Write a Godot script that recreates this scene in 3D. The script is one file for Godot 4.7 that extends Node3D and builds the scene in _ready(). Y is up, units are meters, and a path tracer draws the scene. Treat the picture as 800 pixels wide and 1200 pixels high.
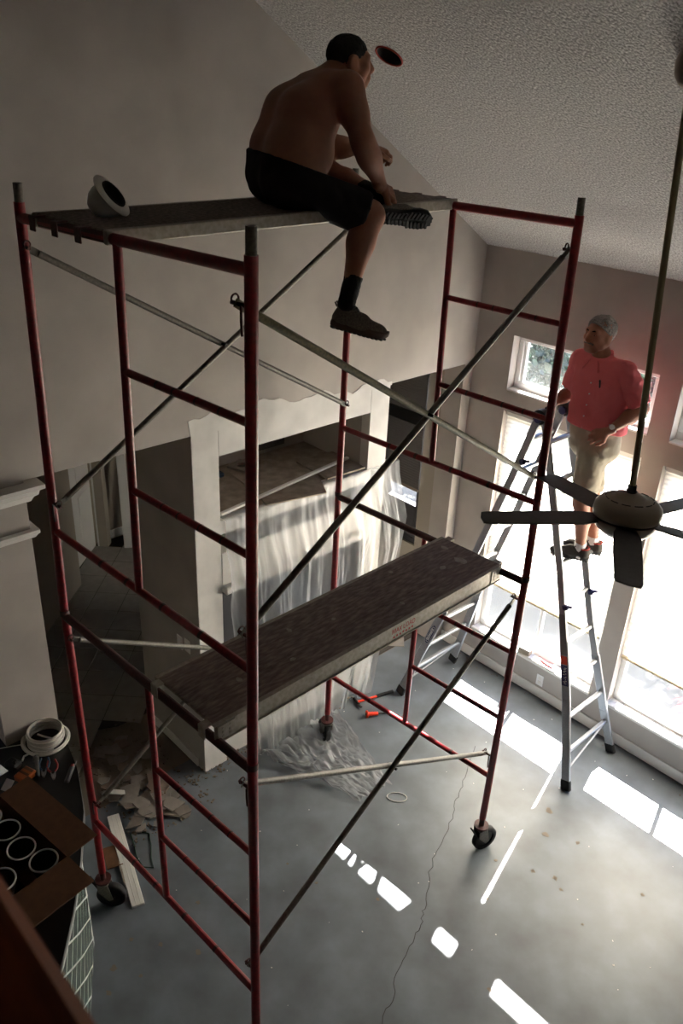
extends Node3D
# Two-storey living room under repair: a rolling scaffold, two men, a ladder, a ceiling fan.
# Axes: x runs along the window wall, z = 0 is the window wall (room towards +z), x = 0 is the fireplace wall, y up.

const SLOPE := 0.63
const EAVE_Y := 3.835
const HEAD_Y := 2.87            # underside of the upper left wall
const SC_YAW := 0.07085
const SC_AT := Vector3(0.537, 0.0, 4.015)
const SC_L := 2.143             # length of the scaffold bay

var M := {}
var used := {}
var rng := RandomNumberGenerator.new()
var sc_basis := Basis(Vector3.UP, SC_YAW)

# ---------------------------------------------------------------- naming and grouping
func numbered(n: String) -> String:
	if not used.has(n):
		used[n] = 0
		return n
	used[n] += 1
	return "%s_%03d" % [n, used[n]]

func tag(o: Node, label := "", category := "", group := "", kind := "") -> Node:
	if label: o.set_meta("label", label)
	if category: o.set_meta("category", category)
	if group: o.set_meta("group", group)
	if kind: o.set_meta("kind", kind)
	return o

func thing(called: String, label: String, category: String, at := Vector3.ZERO, basis_ := Basis.IDENTITY, group := "", kind := "") -> Node3D:
	var o := Node3D.new()
	o.name = numbered(called)
	add_child(o)
	o.transform = Transform3D(basis_, at)
	tag(o, label, category, group, kind)
	return o

func put(called: String, mesh: Mesh, mat: Material, parent: Node, label := "") -> MeshInstance3D:
	var o := MeshInstance3D.new()
	o.name = called
	o.mesh = mesh
	o.material_override = mat
	parent.add_child(o, true)
	if label: o.set_meta("label", label)
	return o

func single(called: String, mesh: Mesh, mat: Material, label: String, category: String, group := "", kind := "", at := Vector3.ZERO, basis_ := Basis.IDENTITY) -> MeshInstance3D:
	var o := MeshInstance3D.new()
	o.name = numbered(called)
	o.mesh = mesh
	o.material_override = mat
	add_child(o)
	o.transform = Transform3D(basis_, at)
	tag(o, label, category, group, kind)
	return o

func sc(u: float, h: float, v: float) -> Vector3:      # scaffold coordinates to room
	return sc_basis * Vector3(u, h, -v) + SC_AT

# ---------------------------------------------------------------- mesh helpers
func begin() -> SurfaceTool:
	var st := SurfaceTool.new()
	st.begin(Mesh.PRIMITIVE_TRIANGLES)
	return st

func done(st: SurfaceTool) -> ArrayMesh:
	st.generate_normals()
	return st.commit()

func tri(st: SurfaceTool, a: Vector3, b: Vector3, c: Vector3) -> void:
	st.add_vertex(a); st.add_vertex(b); st.add_vertex(c)

func quad(st: SurfaceTool, a: Vector3, b: Vector3, c: Vector3, d: Vector3) -> void:
	tri(st, a, b, c); tri(st, a, c, d)

func box(st: SurfaceTool, c: Vector3, s: Vector3, b := Basis.IDENTITY, ch := 0.0) -> void:
	# chamfered box
	st.set_smooth_group(-1)
	var h := s * 0.5
	ch = minf(ch, minf(h.x, minf(h.y, h.z)) * 0.9)
	if ch <= 0.0:
		var v := []
		for i in 8: v.append(c + b * Vector3(h.x if i & 1 else -h.x, h.y if i & 2 else -h.y, h.z if i & 4 else -h.z))
		quad(st, v[0], v[1], v[3], v[2]); quad(st, v[5], v[4], v[6], v[7])
		quad(st, v[4], v[0], v[2], v[6]); quad(st, v[1], v[5], v[7], v[3])
		quad(st, v[2], v[3], v[7], v[6]); quad(st, v[4], v[5], v[1], v[0])
		return
	var pts := {}
	for i in 8:
		var sg := Vector3(1 if i & 1 else -1, 1 if i & 2 else -1, 1 if i & 4 else -1)
		for ax in 3:
			var q := sg * (h - Vector3(ch, ch, ch))
			q[ax] = sg[ax] * h[ax]
			pts[i * 3 + ax] = c + b * q
	var idx := func(sx, sy, sz, ax): return pts[((1 if sx > 0 else 0) + (2 if sy > 0 else 0) + (4 if sz > 0 else 0)) * 3 + ax]
	for ax in 3:
		for s1 in [-1, 1]:
			var o := []
			var a1: int = (ax + 1) % 3
			var a2: int = (ax + 2) % 3
			for k in [[-1, -1], [1, -1], [1, 1], [-1, 1]]:
				var sg := [0, 0, 0]
				sg[ax] = s1; sg[a1] = k[0]; sg[a2] = k[1]
				o.append(idx.call(sg[0], sg[1], sg[2], ax))
			if s1 > 0: quad(st, o[0], o[3], o[2], o[1])
			else: quad(st, o[0], o[1], o[2], o[3])
	for ax in 3:                                         # edges running along ax
		var a1: int = (ax + 1) % 3
		var a2: int = (ax + 2) % 3
		for s1 in [-1, 1]:
			for s2 in [-1, 1]:
				var lo := [0, 0, 0]
				var hi := [0, 0, 0]
				lo[ax] = -1; hi[ax] = 1
				lo[a1] = s1; hi[a1] = s1; lo[a2] = s2; hi[a2] = s2
				var p0: Vector3 = idx.call(lo[0], lo[1], lo[2], a1)
				var p1: Vector3 = idx.call(hi[0], hi[1], hi[2], a1)
				var p2: Vector3 = idx.call(hi[0], hi[1], hi[2], a2)
				var p3: Vector3 = idx.call(lo[0], lo[1], lo[2], a2)
				if s1 * s2 > 0: quad(st, p0, p3, p2, p1)
				else: quad(st, p0, p1, p2, p3)
	for i in 8:
		var sg := Vector3(1 if i & 1 else -1, 1 if i & 2 else -1, 1 if i & 4 else -1)
		if sg.x * sg.y * sg.z > 0: tri(st, pts[i * 3], pts[i * 3 + 2], pts[i * 3 + 1])
		else: tri(st, pts[i * 3], pts[i * 3 + 1], pts[i * 3 + 2])

func boxm(c: Vector3, s: Vector3, ch := 0.0, b := Basis.IDENTITY) -> ArrayMesh:
	var st := begin()
	box(st, c, s, b, ch)
	return done(st)

func span(st: SurfaceTool, x0: float, x1: float, y0: float, y1: float, z0: float, z1: float, ch := 0.0) -> void:
	box(st, Vector3(x0 + x1, y0 + y1, z0 + z1) * 0.5, Vector3(absf(x1 - x0), absf(y1 - y0), absf(z1 - z0)), Basis.IDENTITY, ch)

func frame_of(d: Vector3) -> Basis:                     # basis whose y is d
	var y := d.normalized()
	var x := y.cross(Vector3.FORWARD if absf(y.z) < 0.9 else Vector3.RIGHT).normalized()
	return Basis(x, y, x.cross(y))

func cyl(st: SurfaceTool, a: Vector3, b: Vector3, r0: float, r1 := -1.0, n := 12, caps := true, sg := 1) -> void:
	if r1 < 0.0: r1 = r0
	var f := frame_of(b - a)
	for i in n:
		var t0 := TAU * i / n
		var t1 := TAU * (i + 1) / n
		var d0 := f.x * cos(t0) + f.z * sin(t0)
		var d1 := f.x * cos(t1) + f.z * sin(t1)
		st.set_smooth_group(sg)
		if r0 > 0.0 and r1 > 0.0: quad(st, a + d0 * r0, a + d1 * r0, b + d1 * r1, b + d0 * r1)
		elif r0 > 0.0: tri(st, a + d0 * r0, a + d1 * r0, b)
		else: tri(st, a, b + d1 * r1, b + d0 * r1)
		if caps:
			st.set_smooth_group(-1)
			if r0 > 0.0: tri(st, a, a + d1 * r0, a + d0 * r0)
			if r1 > 0.0: tri(st, b, b + d0 * r1, b + d1 * r1)

func tube(st: SurfaceTool, pts: Array, r: float, n := 8, closed := false, sg := 1) -> void:
	var c := pts.size()
	var rings := []
	var f := frame_of(pts[1] - pts[0])
	for i in c:
		var d: Vector3
		if closed: d = pts[(i + 1) % c] - pts[(i - 1 + c) % c]
		else: d = pts[mini(i + 1, c - 1)] - pts[maxi(i - 1, 0)]
		d = d.normalized()
		var x := (f.x - d * f.x.dot(d)).normalized()
		f = Basis(x, d, x.cross(d))
		var ring := []
		for k in n: ring.append(pts[i] + (f.x * cos(TAU * k / n) + f.z * sin(TAU * k / n)) * r)
		rings.append(ring)
	st.set_smooth_group(sg)
	for i in (c if closed else c - 1):
		var a: Array = rings[i]
		var b: Array = rings[(i + 1) % c]
		for k in n: quad(st, a[k], a[(k + 1) % n], b[(k + 1) % n], b[k])
	if not closed:
		st.set_smooth_group(-1)
		for k in n:
			tri(st, pts[0], rings[0][(k + 1) % n], rings[0][k])
			tri(st, pts[c - 1], rings[c - 1][k], rings[c - 1][(k + 1) % n])

func tubem(pts: Array, r: float, n := 8, closed := false) -> ArrayMesh:
	var st := begin()
	tube(st, pts, r, n, closed)
	return done(st)

func circle(c: Vector3, r: float, n: int, b := Basis.IDENTITY) -> Array:      # in the xz plane of b
	var a := []
	for i in n: a.append(c + b * Vector3(cos(TAU * i / n) * r, 0, sin(TAU * i / n) * r))
	return a

func lathe(st: SurfaceTool, prof: Array, xf: Transform3D, n := 24, sg := 1) -> void:   # prof: Vector2(radius, height), upwards
	for j in prof.size() - 1:
		var p: Vector2 = prof[j]
		var q: Vector2 = prof[j + 1]
		st.set_smooth_group(sg)
		for i in n:
			var t0 := TAU * i / n
			var t1 := TAU * (i + 1) / n
			var a := xf * Vector3(cos(t0) * p.x, p.y, sin(t0) * p.x)
			var b := xf * Vector3(cos(t1) * p.x, p.y, sin(t1) * p.x)
			var c := xf * Vector3(cos(t1) * q.x, q.y, sin(t1) * q.x)
			var d := xf * Vector3(cos(t0) * q.x, q.y, sin(t0) * q.x)
			if p.x > 1e-5: tri(st, a, b, c)
			if q.x > 1e-5: tri(st, a, c, d)

func prism(st: SurfaceTool, poly: Array, xf: Transform3D, depth: float) -> void:   # polygon in xy, extruded along z (0..depth)
	st.set_smooth_group(-1)
	var pv := PackedVector2Array(poly)
	if Geometry2D.is_polygon_clockwise(pv): pv.reverse()
	var t := Geometry2D.triangulate_polygon(pv)
	for i in range(0, t.size(), 3):
		var a := pv[t[i]]
		var b := pv[t[i + 1]]
		var c := pv[t[i + 2]]
		if (b - a).cross(c - a) < 0.0:
			var w := b
			b = c; c = w
		tri(st, xf * Vector3(a.x, a.y, depth), xf * Vector3(c.x, c.y, depth), xf * Vector3(b.x, b.y, depth))
		tri(st, xf * Vector3(a.x, a.y, 0), xf * Vector3(b.x, b.y, 0), xf * Vector3(c.x, c.y, 0))
	for i in pv.size():
		var a := pv[i]
		var b := pv[(i + 1) % pv.size()]
		quad(st, xf * Vector3(a.x, a.y, 0), xf * Vector3(a.x, a.y, depth), xf * Vector3(b.x, b.y, depth), xf * Vector3(b.x, b.y, 0))

func prismm(poly: Array, xf: Transform3D, depth: float) -> ArrayMesh:
	var st := begin()
	prism(st, poly, xf, depth)
	return done(st)

func flat_xf(y: float) -> Transform3D:        # polygon (x, z) laid on the floor, thickness upwards
	return Transform3D(Basis(Vector3(1, 0, 0), Vector3(0, 0, 1), Vector3(0, 1, 0)), Vector3(0, y, 0))

func ball(st: SurfaceTool, c: Vector3, r: Vector3, b := Basis.IDENTITY, n := 14) -> void:
	var prof := []
	var m := maxi(6, n >> 1)
	for i in m + 1: prof.append(Vector2(sin(PI * i / m), -cos(PI * i / m)))
	lathe(st, prof, Transform3D(b * Basis.from_scale(r), c), n)

func sheet(st: SurfaceTool, rows: Array, sg := 1) -> void:      # rows of equally many points
	st.set_smooth_group(sg)
	for j in rows.size() - 1:
		for i in rows[j].size() - 1:
			quad(st, rows[j][i], rows[j][i + 1], rows[j + 1][i + 1], rows[j + 1][i])

# ---------------------------------------------------------------- materials
func mat(called: String, c: Color, rough := 0.8, metal := 0.0) -> StandardMaterial3D:
	var m := StandardMaterial3D.new()
	m.resource_name = called
	m.albedo_color = c
	m.roughness = rough
	m.metallic = metal
	M[called] = m
	return m

func noise(freq: float, seed_: int, lo: Color, hi: Color, size := 256, octaves := 4, kind := FastNoiseLite.TYPE_SIMPLEX_SMOOTH) -> NoiseTexture2D:
	var f := FastNoiseLite.new()
	f.noise_type = kind
	f.frequency = freq
	f.seed = seed_
	f.fractal_octaves = octaves
	var t := NoiseTexture2D.new()
	t.width = size; t.height = size
	t.seamless = true
	t.noise = f
	var g := Gradient.new()
	g.set_color(0, lo); g.set_color(1, hi)
	t.color_ramp = g
	return t

func grain(m: StandardMaterial3D, tex: Texture2D, scale: Vector3, world := true) -> StandardMaterial3D:
	m.albedo_texture = tex
	m.uv1_triplanar = true
	m.uv1_world_triplanar = world
	m.uv1_scale = scale
	return m

func relief(m: StandardMaterial3D, tex: Texture2D, height_cm: float) -> StandardMaterial3D:
	m.heightmap_enabled = true
	m.heightmap_texture = tex
	m.heightmap_scale = height_cm
	return m

func grey(v: float) -> Color:
	return Color(v, v, v)

func materials() -> void:
	var soft := noise(0.012, 3, grey(0.90), grey(1.0), 256, 4)
	var blotch := noise(0.02, 5, grey(0.62), grey(1.0), 512, 5)
	var fine := noise(0.22, 9, grey(0.0), grey(1.0), 256, 2)
	var pop := noise(0.11, 21, grey(0.0), grey(1.0), 512, 3)
	var wood := noise(0.03, 31, Color(0.62, 0.58, 0.55), grey(1.0), 256, 5)
	var chips := noise(0.06, 41, Color(0.45, 0.42, 0.42), grey(1.0), 512, 4, FastNoiseLite.TYPE_CELLULAR)
	grain(mat("wall_paint", Color(0.695, 0.668, 0.64), 0.85), soft, Vector3(0.5, 0.5, 0.5))
	grain(mat("white_patch", Color(0.86, 0.85, 0.83), 0.8), soft, Vector3(0.9, 0.9, 0.9))
	mat("white_trim", Color(0.86, 0.85, 0.83), 0.45)
	mat("shade_rail", Color(0.74, 0.68, 0.57), 0.7)
	mat("vinyl", Color(0.88, 0.88, 0.88), 0.35)
	var c := mat("popcorn", Color(0.90, 0.885, 0.87), 0.95)
	grain(c, noise(0.11, 21, grey(0.46), grey(1.0), 512, 3), Vector3(1.15, 1.15, 1.15))
	relief(c, pop, 0.6)
	var f := mat("concrete", Color(0.455, 0.487, 0.515), 0.40)
	grain(f, noise(0.006, 11, Color(0.74, 0.73, 0.72), Color(1.0, 1.0, 1.0), 1024, 6), Vector3(0.33, 0.33, 0.33))
	relief(f, blotch, 0.1)
	grain(mat("floor_tile", Color(0.58, 0.565, 0.54), 0.4), soft, Vector3(2.1, 2.1, 2.1))
	mat("grout", Color(0.27, 0.255, 0.24), 0.95)
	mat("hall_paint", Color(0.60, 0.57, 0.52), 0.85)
	mat("door_paint", Color(0.80, 0.80, 0.79), 0.5)
	# scaffold
	var r := mat("red_paint", Color(0.54, 0.035, 0.085), 0.4)
	grain(r, noise(0.03, 51, Color(0.70, 0.62, 0.60), grey(1.0), 256, 5), Vector3(4, 4, 4), false)
	var rr := mat("rusty_red", Color(0.33, 0.13, 0.12), 0.6)
	grain(rr, noise(0.05, 52, Color(0.55, 0.50, 0.45), Color(1.0, 1.0, 1.0), 256, 5), Vector3(5, 5, 5), false)
	var gz := mat("galvanised", Color(0.46, 0.44, 0.40), 0.5, 0.15)
	grain(gz, noise(0.05, 53, grey(0.68), grey(1.0), 256, 4), Vector3(4, 4, 4), false)
	var gy := mat("yellow_zinc", Color(0.47, 0.44, 0.29), 0.45, 0.2)
	grain(gy, noise(0.05, 54, grey(0.6), grey(1.0), 256, 4), Vector3(4, 4, 4), false)
	mat("dark_steel", Color(0.17, 0.16, 0.15), 0.5, 0.6)
	mat("rubber", Color(0.035, 0.035, 0.038), 0.7)
	var pk := mat("plank_deck", Color(0.55, 0.485, 0.45), 0.7)
	grain(pk, noise(0.03, 61, Color(0.52, 0.48, 0.46), Color(1.0, 1.0, 1.0), 512, 6), Vector3(2.6, 2.6, 0.6), false)
	relief(pk, blotch, 0.06)
	var pa := mat("plank_rail", Color(0.62, 0.60, 0.56), 0.5, 0.35)
	grain(pa, noise(0.04, 62, Color(0.80, 0.78, 0.74), grey(1.0), 256, 5), Vector3(2.5, 2.5, 2.5), false)
	var wp := mat("wood_plank", Color(0.57, 0.52, 0.49), 0.9)
	grain(wp, noise(0.05, 63, Color(0.45, 0.42, 0.40), Color(1.0, 1.0, 1.0), 512, 5), Vector3(1.4, 3.0, 1.4), false)
	relief(wp, blotch, 0.1)
	mat("print_red", Color(0.55, 0.10, 0.10), 0.7)
	# ladder
	var al := mat("aluminium", Color(0.60, 0.61, 0.63), 0.4, 0.45)
	grain(al, noise(0.05, 71, grey(0.84), grey(1.0), 256, 3), Vector3(6, 6, 6), false)
	mat("knob_blue", Color(0.06, 0.09, 0.32), 0.5)
	mat("label_blue", Color(0.07, 0.09, 0.30), 0.5)
	mat("label_orange", Color(0.72, 0.19, 0.08), 0.5)
	mat("label_grey", Color(0.42, 0.42, 0.44), 0.6)
	mat("label_white", Color(0.85, 0.85, 0.85), 0.6)
	# fan
	mat("fan_metal", Color(0.47, 0.43, 0.38), 0.4, 0.35)
	var fb := mat("fan_blade", Color(0.19, 0.185, 0.185), 0.5)
	grain(fb, wood, Vector3(3, 3, 3), false)
	mat("rod_metal", Color(0.52, 0.49, 0.38), 0.35, 0.5)
	mat("black", Color(0.02, 0.02, 0.022), 0.6)
	# people
	var sk := mat("skin_tan", Color(0.60, 0.41, 0.32), 0.55)
	grain(sk, soft, Vector3(4, 4, 4))
	sk.subsurf_scatter_enabled = true
	sk.subsurf_scatter_strength = 0.08
	var sk2 := mat("skin_brown", Color(0.66, 0.45, 0.36), 0.55)
	grain(sk2, soft, Vector3(4, 4, 4))
	mat("lip", Color(0.42, 0.20, 0.16), 0.5)
	var cloth := noise(0.2, 81, grey(0.82), grey(1.0), 256, 2)
	grain(mat("black_cloth", Color(0.035, 0.035, 0.038), 0.92), cloth, Vector3(8, 8, 8))
	grain(mat("pink_cloth", Color(0.94, 0.47, 0.49), 0.9), cloth, Vector3(8, 8, 8))
	grain(mat("khaki_cloth", Color(0.70, 0.66, 0.58), 0.9), cloth, Vector3(8, 8, 8))
	mat("white_cloth", Color(0.86, 0.86, 0.86), 0.95)
	mat("hair_dark", Color(0.045, 0.035, 0.03), 0.8)
	var hg := mat("hair_grey", Color(0.85, 0.83, 0.80), 0.9)
	grain(hg, noise(0.09, 82, grey(0.35), grey(1.0), 256, 3), Vector3(9, 9, 9))
	mat("hair_brow", Color(0.10, 0.085, 0.08), 0.85)
	mat("hair_moustache", Color(0.42, 0.39, 0.36), 0.85)
	mat("eye_white", Color(0.75, 0.73, 0.70), 0.25)
	mat("eye_dark", Color(0.05, 0.035, 0.03), 0.2)
	var sh := mat("shoe_grey", Color(0.52, 0.485, 0.44), 0.85)
	grain(sh, noise(0.05, 83, grey(0.5), grey(1.0), 256, 4), Vector3(7, 7, 7), false)
	var sh2 := mat("shoe_brown", Color(0.30, 0.275, 0.25), 0.85)
	grain(sh2, noise(0.05, 84, grey(0.5), grey(1.0), 256, 4), Vector3(7, 7, 7), false)
	mat("sole_black", Color(0.15, 0.15, 0.145), 0.8)
	mat("sole_brown", Color(0.28, 0.22, 0.19), 0.85)
	mat("shoe_red", Color(0.55, 0.14, 0.08), 0.8)
	mat("watch_steel", Color(0.6, 0.6, 0.6), 0.3, 0.8)
	mat("phone", Color(0.16, 0.16, 0.17), 0.4)
	# small things
	var cb := mat("cardboard", Color(0.42, 0.285, 0.185), 0.9)
	grain(cb, noise(0.02, 91, grey(0.85), grey(1.0), 256, 3), Vector3(3, 3, 3), false)
	mat("black_top", Color(0.045, 0.048, 0.052), 0.35)
	var gt := mat("green_glass_tile", Color(0.40, 0.47, 0.44), 0.25)
	grain(gt, noise(0.03, 92, grey(0.62), grey(1.0), 256, 4), Vector3(5, 5, 5))
	mat("pale_grout", Color(0.74, 0.76, 0.74), 0.85)
	mat("cable_white", Color(0.80, 0.79, 0.76), 0.45)
	mat("tool_red", Color(0.50, 0.05, 0.06), 0.45)
	mat("tool_blue", Color(0.10, 0.22, 0.32), 0.45)
	mat("tool_orange", Color(0.90, 0.22, 0.05), 0.5)
	mat("amber_plastic", Color(0.62, 0.30, 0.07), 0.35)
	mat("steel", Color(0.5, 0.5, 0.5), 0.35, 0.8)
	grain(mat("shard", Color(0.53, 0.50, 0.47), 0.7), soft, Vector3(4, 4, 4))
	grain(mat("shard_pink", Color(0.50, 0.43, 0.385), 0.8), soft, Vector3(4, 4, 4))
	mat("mortar", Color(0.47, 0.43, 0.385), 0.95)
	mat("cord_green", Color(0.03, 0.20, 0.11), 0.6)
	grain(mat("brown_board", Color(0.68, 0.625, 0.56), 0.85), noise(0.02, 93, grey(0.75), grey(1.0), 256, 5), Vector3(1.5, 1.5, 1.5))
	grain(mat("handrail_wood", Color(0.50, 0.25, 0.09), 0.9), noise(0.02, 94, grey(0.7), grey(1.0), 256, 4), Vector3(1, 8, 8))
	grain(mat("carpet", Color(0.5, 0.46, 0.4), 1.0), fine, Vector3(5, 5, 5))
	mat("grey_panel", Color(0.22, 0.22, 0.23), 0.5)
	mat("firebox", Color(0.025, 0.025, 0.028), 0.25)
	# glass, plastic, shades
	var g := mat("glass", Color(0.95, 0.97, 0.97, 0.06), 0.03)
	g.transparency = BaseMaterial3D.TRANSPARENCY_ALPHA
	var pl := mat("plastic_film", Color(0.92, 0.93, 0.95, 0.30), 0.3)
	pl.transparency = BaseMaterial3D.TRANSPARENCY_ALPHA
	pl.backlight_enabled = true
	pl.backlight = Color(0.6, 0.6, 0.6)
	pl.cull_mode = BaseMaterial3D.CULL_DISABLED
	var bag := mat("plastic_bag", Color(0.88, 0.90, 0.92, 0.45), 0.3)
	bag.transparency = BaseMaterial3D.TRANSPARENCY_ALPHA
	bag.cull_mode = BaseMaterial3D.CULL_DISABLED
	var bl := mat("shade_fabric", Color(0.86, 0.83, 0.77), 0.95)
	bl.backlight_enabled = true
	bl.backlight = Color(1.15, 1.115, 1.045)
	bl.cull_mode = BaseMaterial3D.CULL_DISABLED
	var wv := mat("woven_shade", Color(0.55, 0.535, 0.53), 0.95)
	grain(wv, noise(0.16, 95, grey(0.35), grey(1.0), 256, 2), Vector3(9, 2, 9))
	wv.backlight_enabled = true
	wv.backlight = Color(0.22, 0.22, 0.22)
	# outdoors
	grain(mat("lawn", Color(0.36, 0.36, 0.35), 1.0), soft, Vector3(0.5, 0.5, 0.5))
	mat("bark", Color(0.22, 0.17, 0.13), 0.95)
	for k in 3:
		var lf := mat(["leaf_dark", "leaf_light", "leaf_red"][k], [Color(0.13, 0.20, 0.165), Color(0.26, 0.35, 0.23), Color(0.36, 0.12, 0.15)][k], 0.45)
		lf.backlight_enabled = true
		lf.backlight = [Color(0.15, 0.22, 0.18), Color(0.32, 0.40, 0.26), Color(0.45, 0.2, 0.2)][k]
		lf.cull_mode = BaseMaterial3D.CULL_DISABLED
	mat("eave", Color(0.75, 0.74, 0.72), 0.8)
	mat("fence_pale", Color(0.72, 0.71, 0.68), 0.85)

# ================================================================ camera, sky, sun
func view_and_light() -> void:
	var cam := Camera3D.new()
	cam.name = "camera"
	var right := Vector3(0.677, 0.042, -0.734)
	var fwd := Vector3(-0.642, -0.453, -0.618).normalized()
	var up := right.cross(fwd).normalized()
	right = fwd.cross(up).normalized()
	cam.transform = Transform3D(Basis(right, up, -fwd), Vector3(4.205, 4.866, 5.524))
	cam.fov = rad_to_deg(2.0 * atan(600.0 / 966.1))
	cam.near = 0.05
	cam.far = 200.0
	var ca := CameraAttributesPhysical.new()
	ca.frustum_focal_length = 12.0 * 966.1 / 600.0
	ca.frustum_focus_distance = 4.6
	ca.exposure_aperture = 3.2
	ca.frustum_near = 0.05
	ca.frustum_far = 200.0
	cam.attributes = ca
	add_child(cam)
	cam.current = true
	var we := WorldEnvironment.new()
	we.name = "environment"
	var e := Environment.new()
	var sky := Sky.new()
	var sm := ProceduralSkyMaterial.new()
	sm.sky_top_color = Color(0.36, 0.54, 0.84)
	sm.sky_horizon_color = Color(0.76, 0.86, 0.96)
	sm.ground_bottom_color = Color(0.45, 0.44, 0.40)
	sm.ground_horizon_color = Color(0.70, 0.71, 0.70)
	sm.sun_angle_max = 1.0
	sky.sky_material = sm
	e.sky = sky
	e.background_mode = Environment.BG_SKY
	e.background_energy_multiplier = 1.8
	e.tonemap_mode = Environment.TONE_MAPPER_LINEAR
	e.tonemap_exposure = 3.5
	e.sdfgi_enabled = true
	e.ssao_enabled = true
	e.ssil_enabled = true
	we.environment = e
	add_child(we)
	var sun := DirectionalLight3D.new()
	sun.name = "sun"
	sun.light_energy = 14.0
	sun.light_color = Color(1.0, 0.985, 0.96)
	sun.light_angular_distance = 0.53
	sun.shadow_enabled = true
	add_child(sun)
	sun.look_at_from_position(Vector3.ZERO, Vector3(0.28, -1.11, 1.0), Vector3.UP)

# ================================================================ the shell
const BAY := 1.4437
func bay_x(i: int) -> float: return 0.372 + BAY * i

func structure(called: String, mesh: Mesh, m: Material, label: String, category: String) -> MeshInstance3D:
	return single(called, mesh, m, label, category, "", "structure")

func ceil_y(z: float) -> float: return EAVE_Y + SLOPE * z

func shell() -> void:
	# concrete slab
	var st := begin()
	span(st, -0.2, 6.5, -0.25, 0.0, -0.16, 14.2)
	var fl := structure("floor", done(st), M.concrete, "bare grey concrete slab of the room, stained and dusty", "floor")
	# the long crack, a thin dark groove of filler in the slab
	var crack := [[1.20, 0.95], [1.356, 1.231], [1.45, 1.42], [1.50, 1.55], [1.597, 1.695], [1.66, 1.86], [1.70, 1.98], [1.752, 2.11], [1.86, 2.26], [1.955, 2.407], [2.02, 2.50], [2.059, 2.579], [2.10, 2.72], [2.171, 2.898], [2.26, 3.03], [2.306, 3.148], [2.42, 3.32], [2.46, 3.5]]
	var cp := []
	var cr := RandomNumberGenerator.new()
	cr.seed = 4
	for i in crack.size() - 1:
		var a := Vector3(crack[i][0], 0.0002, crack[i][1])
		var b := Vector3(crack[i + 1][0], 0.0002, crack[i + 1][1])
		for k in 4: cp.append(a.lerp(b, k / 4.0) + Vector3(cr.randf_range(-0.012, 0.012), 0, cr.randf_range(-0.012, 0.012)))
	st = begin()
	tube(st, cp, 0.0022, 4)
	put("crack", done(st), M.dark_steel, fl, "long hairline crack across the concrete")
	# stains: drips of dark dirt with a shape of their own
	st = begin()
	for s in [[2.03, 1.06, 0.035], [2.15, 1.28, 0.028], [2.35, 1.16, 0.02], [2.42, 1.55, 0.026], [2.50, 1.60, 0.018], [2.28, 1.62, 0.022], [2.05, 1.75, 0.014], [2.75, 1.72, 0.014], [1.35, 2.85, 0.015], [1.72, 2.62, 0.018], [2.62, 2.55, 0.02], [2.2, 2.05, 0.02], [0.95, 3.55, 0.02], [1.25, 3.75, 0.025], [1.05, 3.9, 0.02], [0.9, 4.02, 0.018], [1.15, 4.1, 0.016], [1.4, 3.4, 0.012], [1.1, 2.9, 0.012], [2.9, 1.2, 0.016], [1.0, 4.2, 0.03], [1.12, 4.3, 0.022]]:
		var pts := []
		for i in 9:
			var a := TAU * i / 9.0
			pts.append(Vector2(s[0] + cos(a) * s[2] * cr.randf_range(0.5, 1.1), s[1] + sin(a) * s[2] * cr.randf_range(0.4, 1.0)))
		prism(st, pts, flat_xf(0.0), 0.0012)
	tag(put("stains", done(st), M.mortar, fl, "small dark spots of dirt on the slab"), "", "", "", "stuff")
	# white specks and scrapes of plaster
	st = begin()
	for i in 110:
		var q := Vector3(cr.randf_range(0.05, 3.9), 0.001, pow(cr.randf(), 1.3) * 3.9)
		box(st, q, Vector3(cr.randf_range(0.003, 0.011), 0.002, cr.randf_range(0.003, 0.012)), Basis(Vector3.UP, cr.randf() * TAU))
	tag(put("plaster_specks", done(st), M.white_patch, fl, "tiny white plaster specks on the slab"), "", "", "", "stuff")
	hall_floor()
	# window wall
	st = begin()
	var xs := [-0.2]
	for i in 2: xs.append(bay_x(i)); xs.append(bay_x(i) + 1.27)
	xs.append(6.5)
	for i in range(0, 6, 2): span(st, xs[i], xs[i + 1], 0.0, 4.1, -0.16, 0.0)
	for i in 2:
		var x := bay_x(i)
		span(st, x, x + 1.27, 0.0, 0.345, -0.16, 0.0)
		span(st, x, x + 1.27, 2.547, 2.728, -0.16, 0.0)
		span(st, x, x + 1.27, 3.183, 4.1, -0.16, 0.0)
	structure("wall_windows", done(st), M.wall_paint, "beige wall with the two rows of windows", "wall")
	st = begin()
	span(st, 0.0, 6.35, 0.012, 0.115, 0.0, 0.014, 0.004)
	structure("baseboard_windows", done(st), M.white_trim, "low white baseboard under the windows", "baseboard")
	for i in 2: bay(i)
	# fireplace wall: the plain upper part, the strip by the corner, the part beside the kitchen
	st = begin()
	var up := [Vector2(-14.2, HEAD_Y), Vector2(0.0, HEAD_Y), Vector2(0.0, EAVE_Y + 0.05), Vector2(-6.2, ceil_y(6.2) + 0.05), Vector2(-14.2, ceil_y(6.2) + 0.05)]
	prism(st, up, Transform3D(Basis(Vector3(0, 0, -1), Vector3(0, 1, 0), Vector3(1, 0, 0)), Vector3(-0.21, 0, 0)), 0.21)
	span(st, -0.21, 0.0, 0.0, HEAD_Y, 0.0, 0.115)
	span(st, -0.21, 0.0, 0.0, HEAD_Y, 4.75, 14.2)
	structure("wall_left", done(st), M.wall_paint, "tall plain beige wall above the fireplace and the hall opening", "wall")
	# other sides of the room
	structure("wall_right", boxm(Vector3(6.45, 4.0, 7.0), Vector3(0.2, 8.4, 14.6)), M.wall_paint, "plain beige wall at the right end of the windows", "wall")
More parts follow.
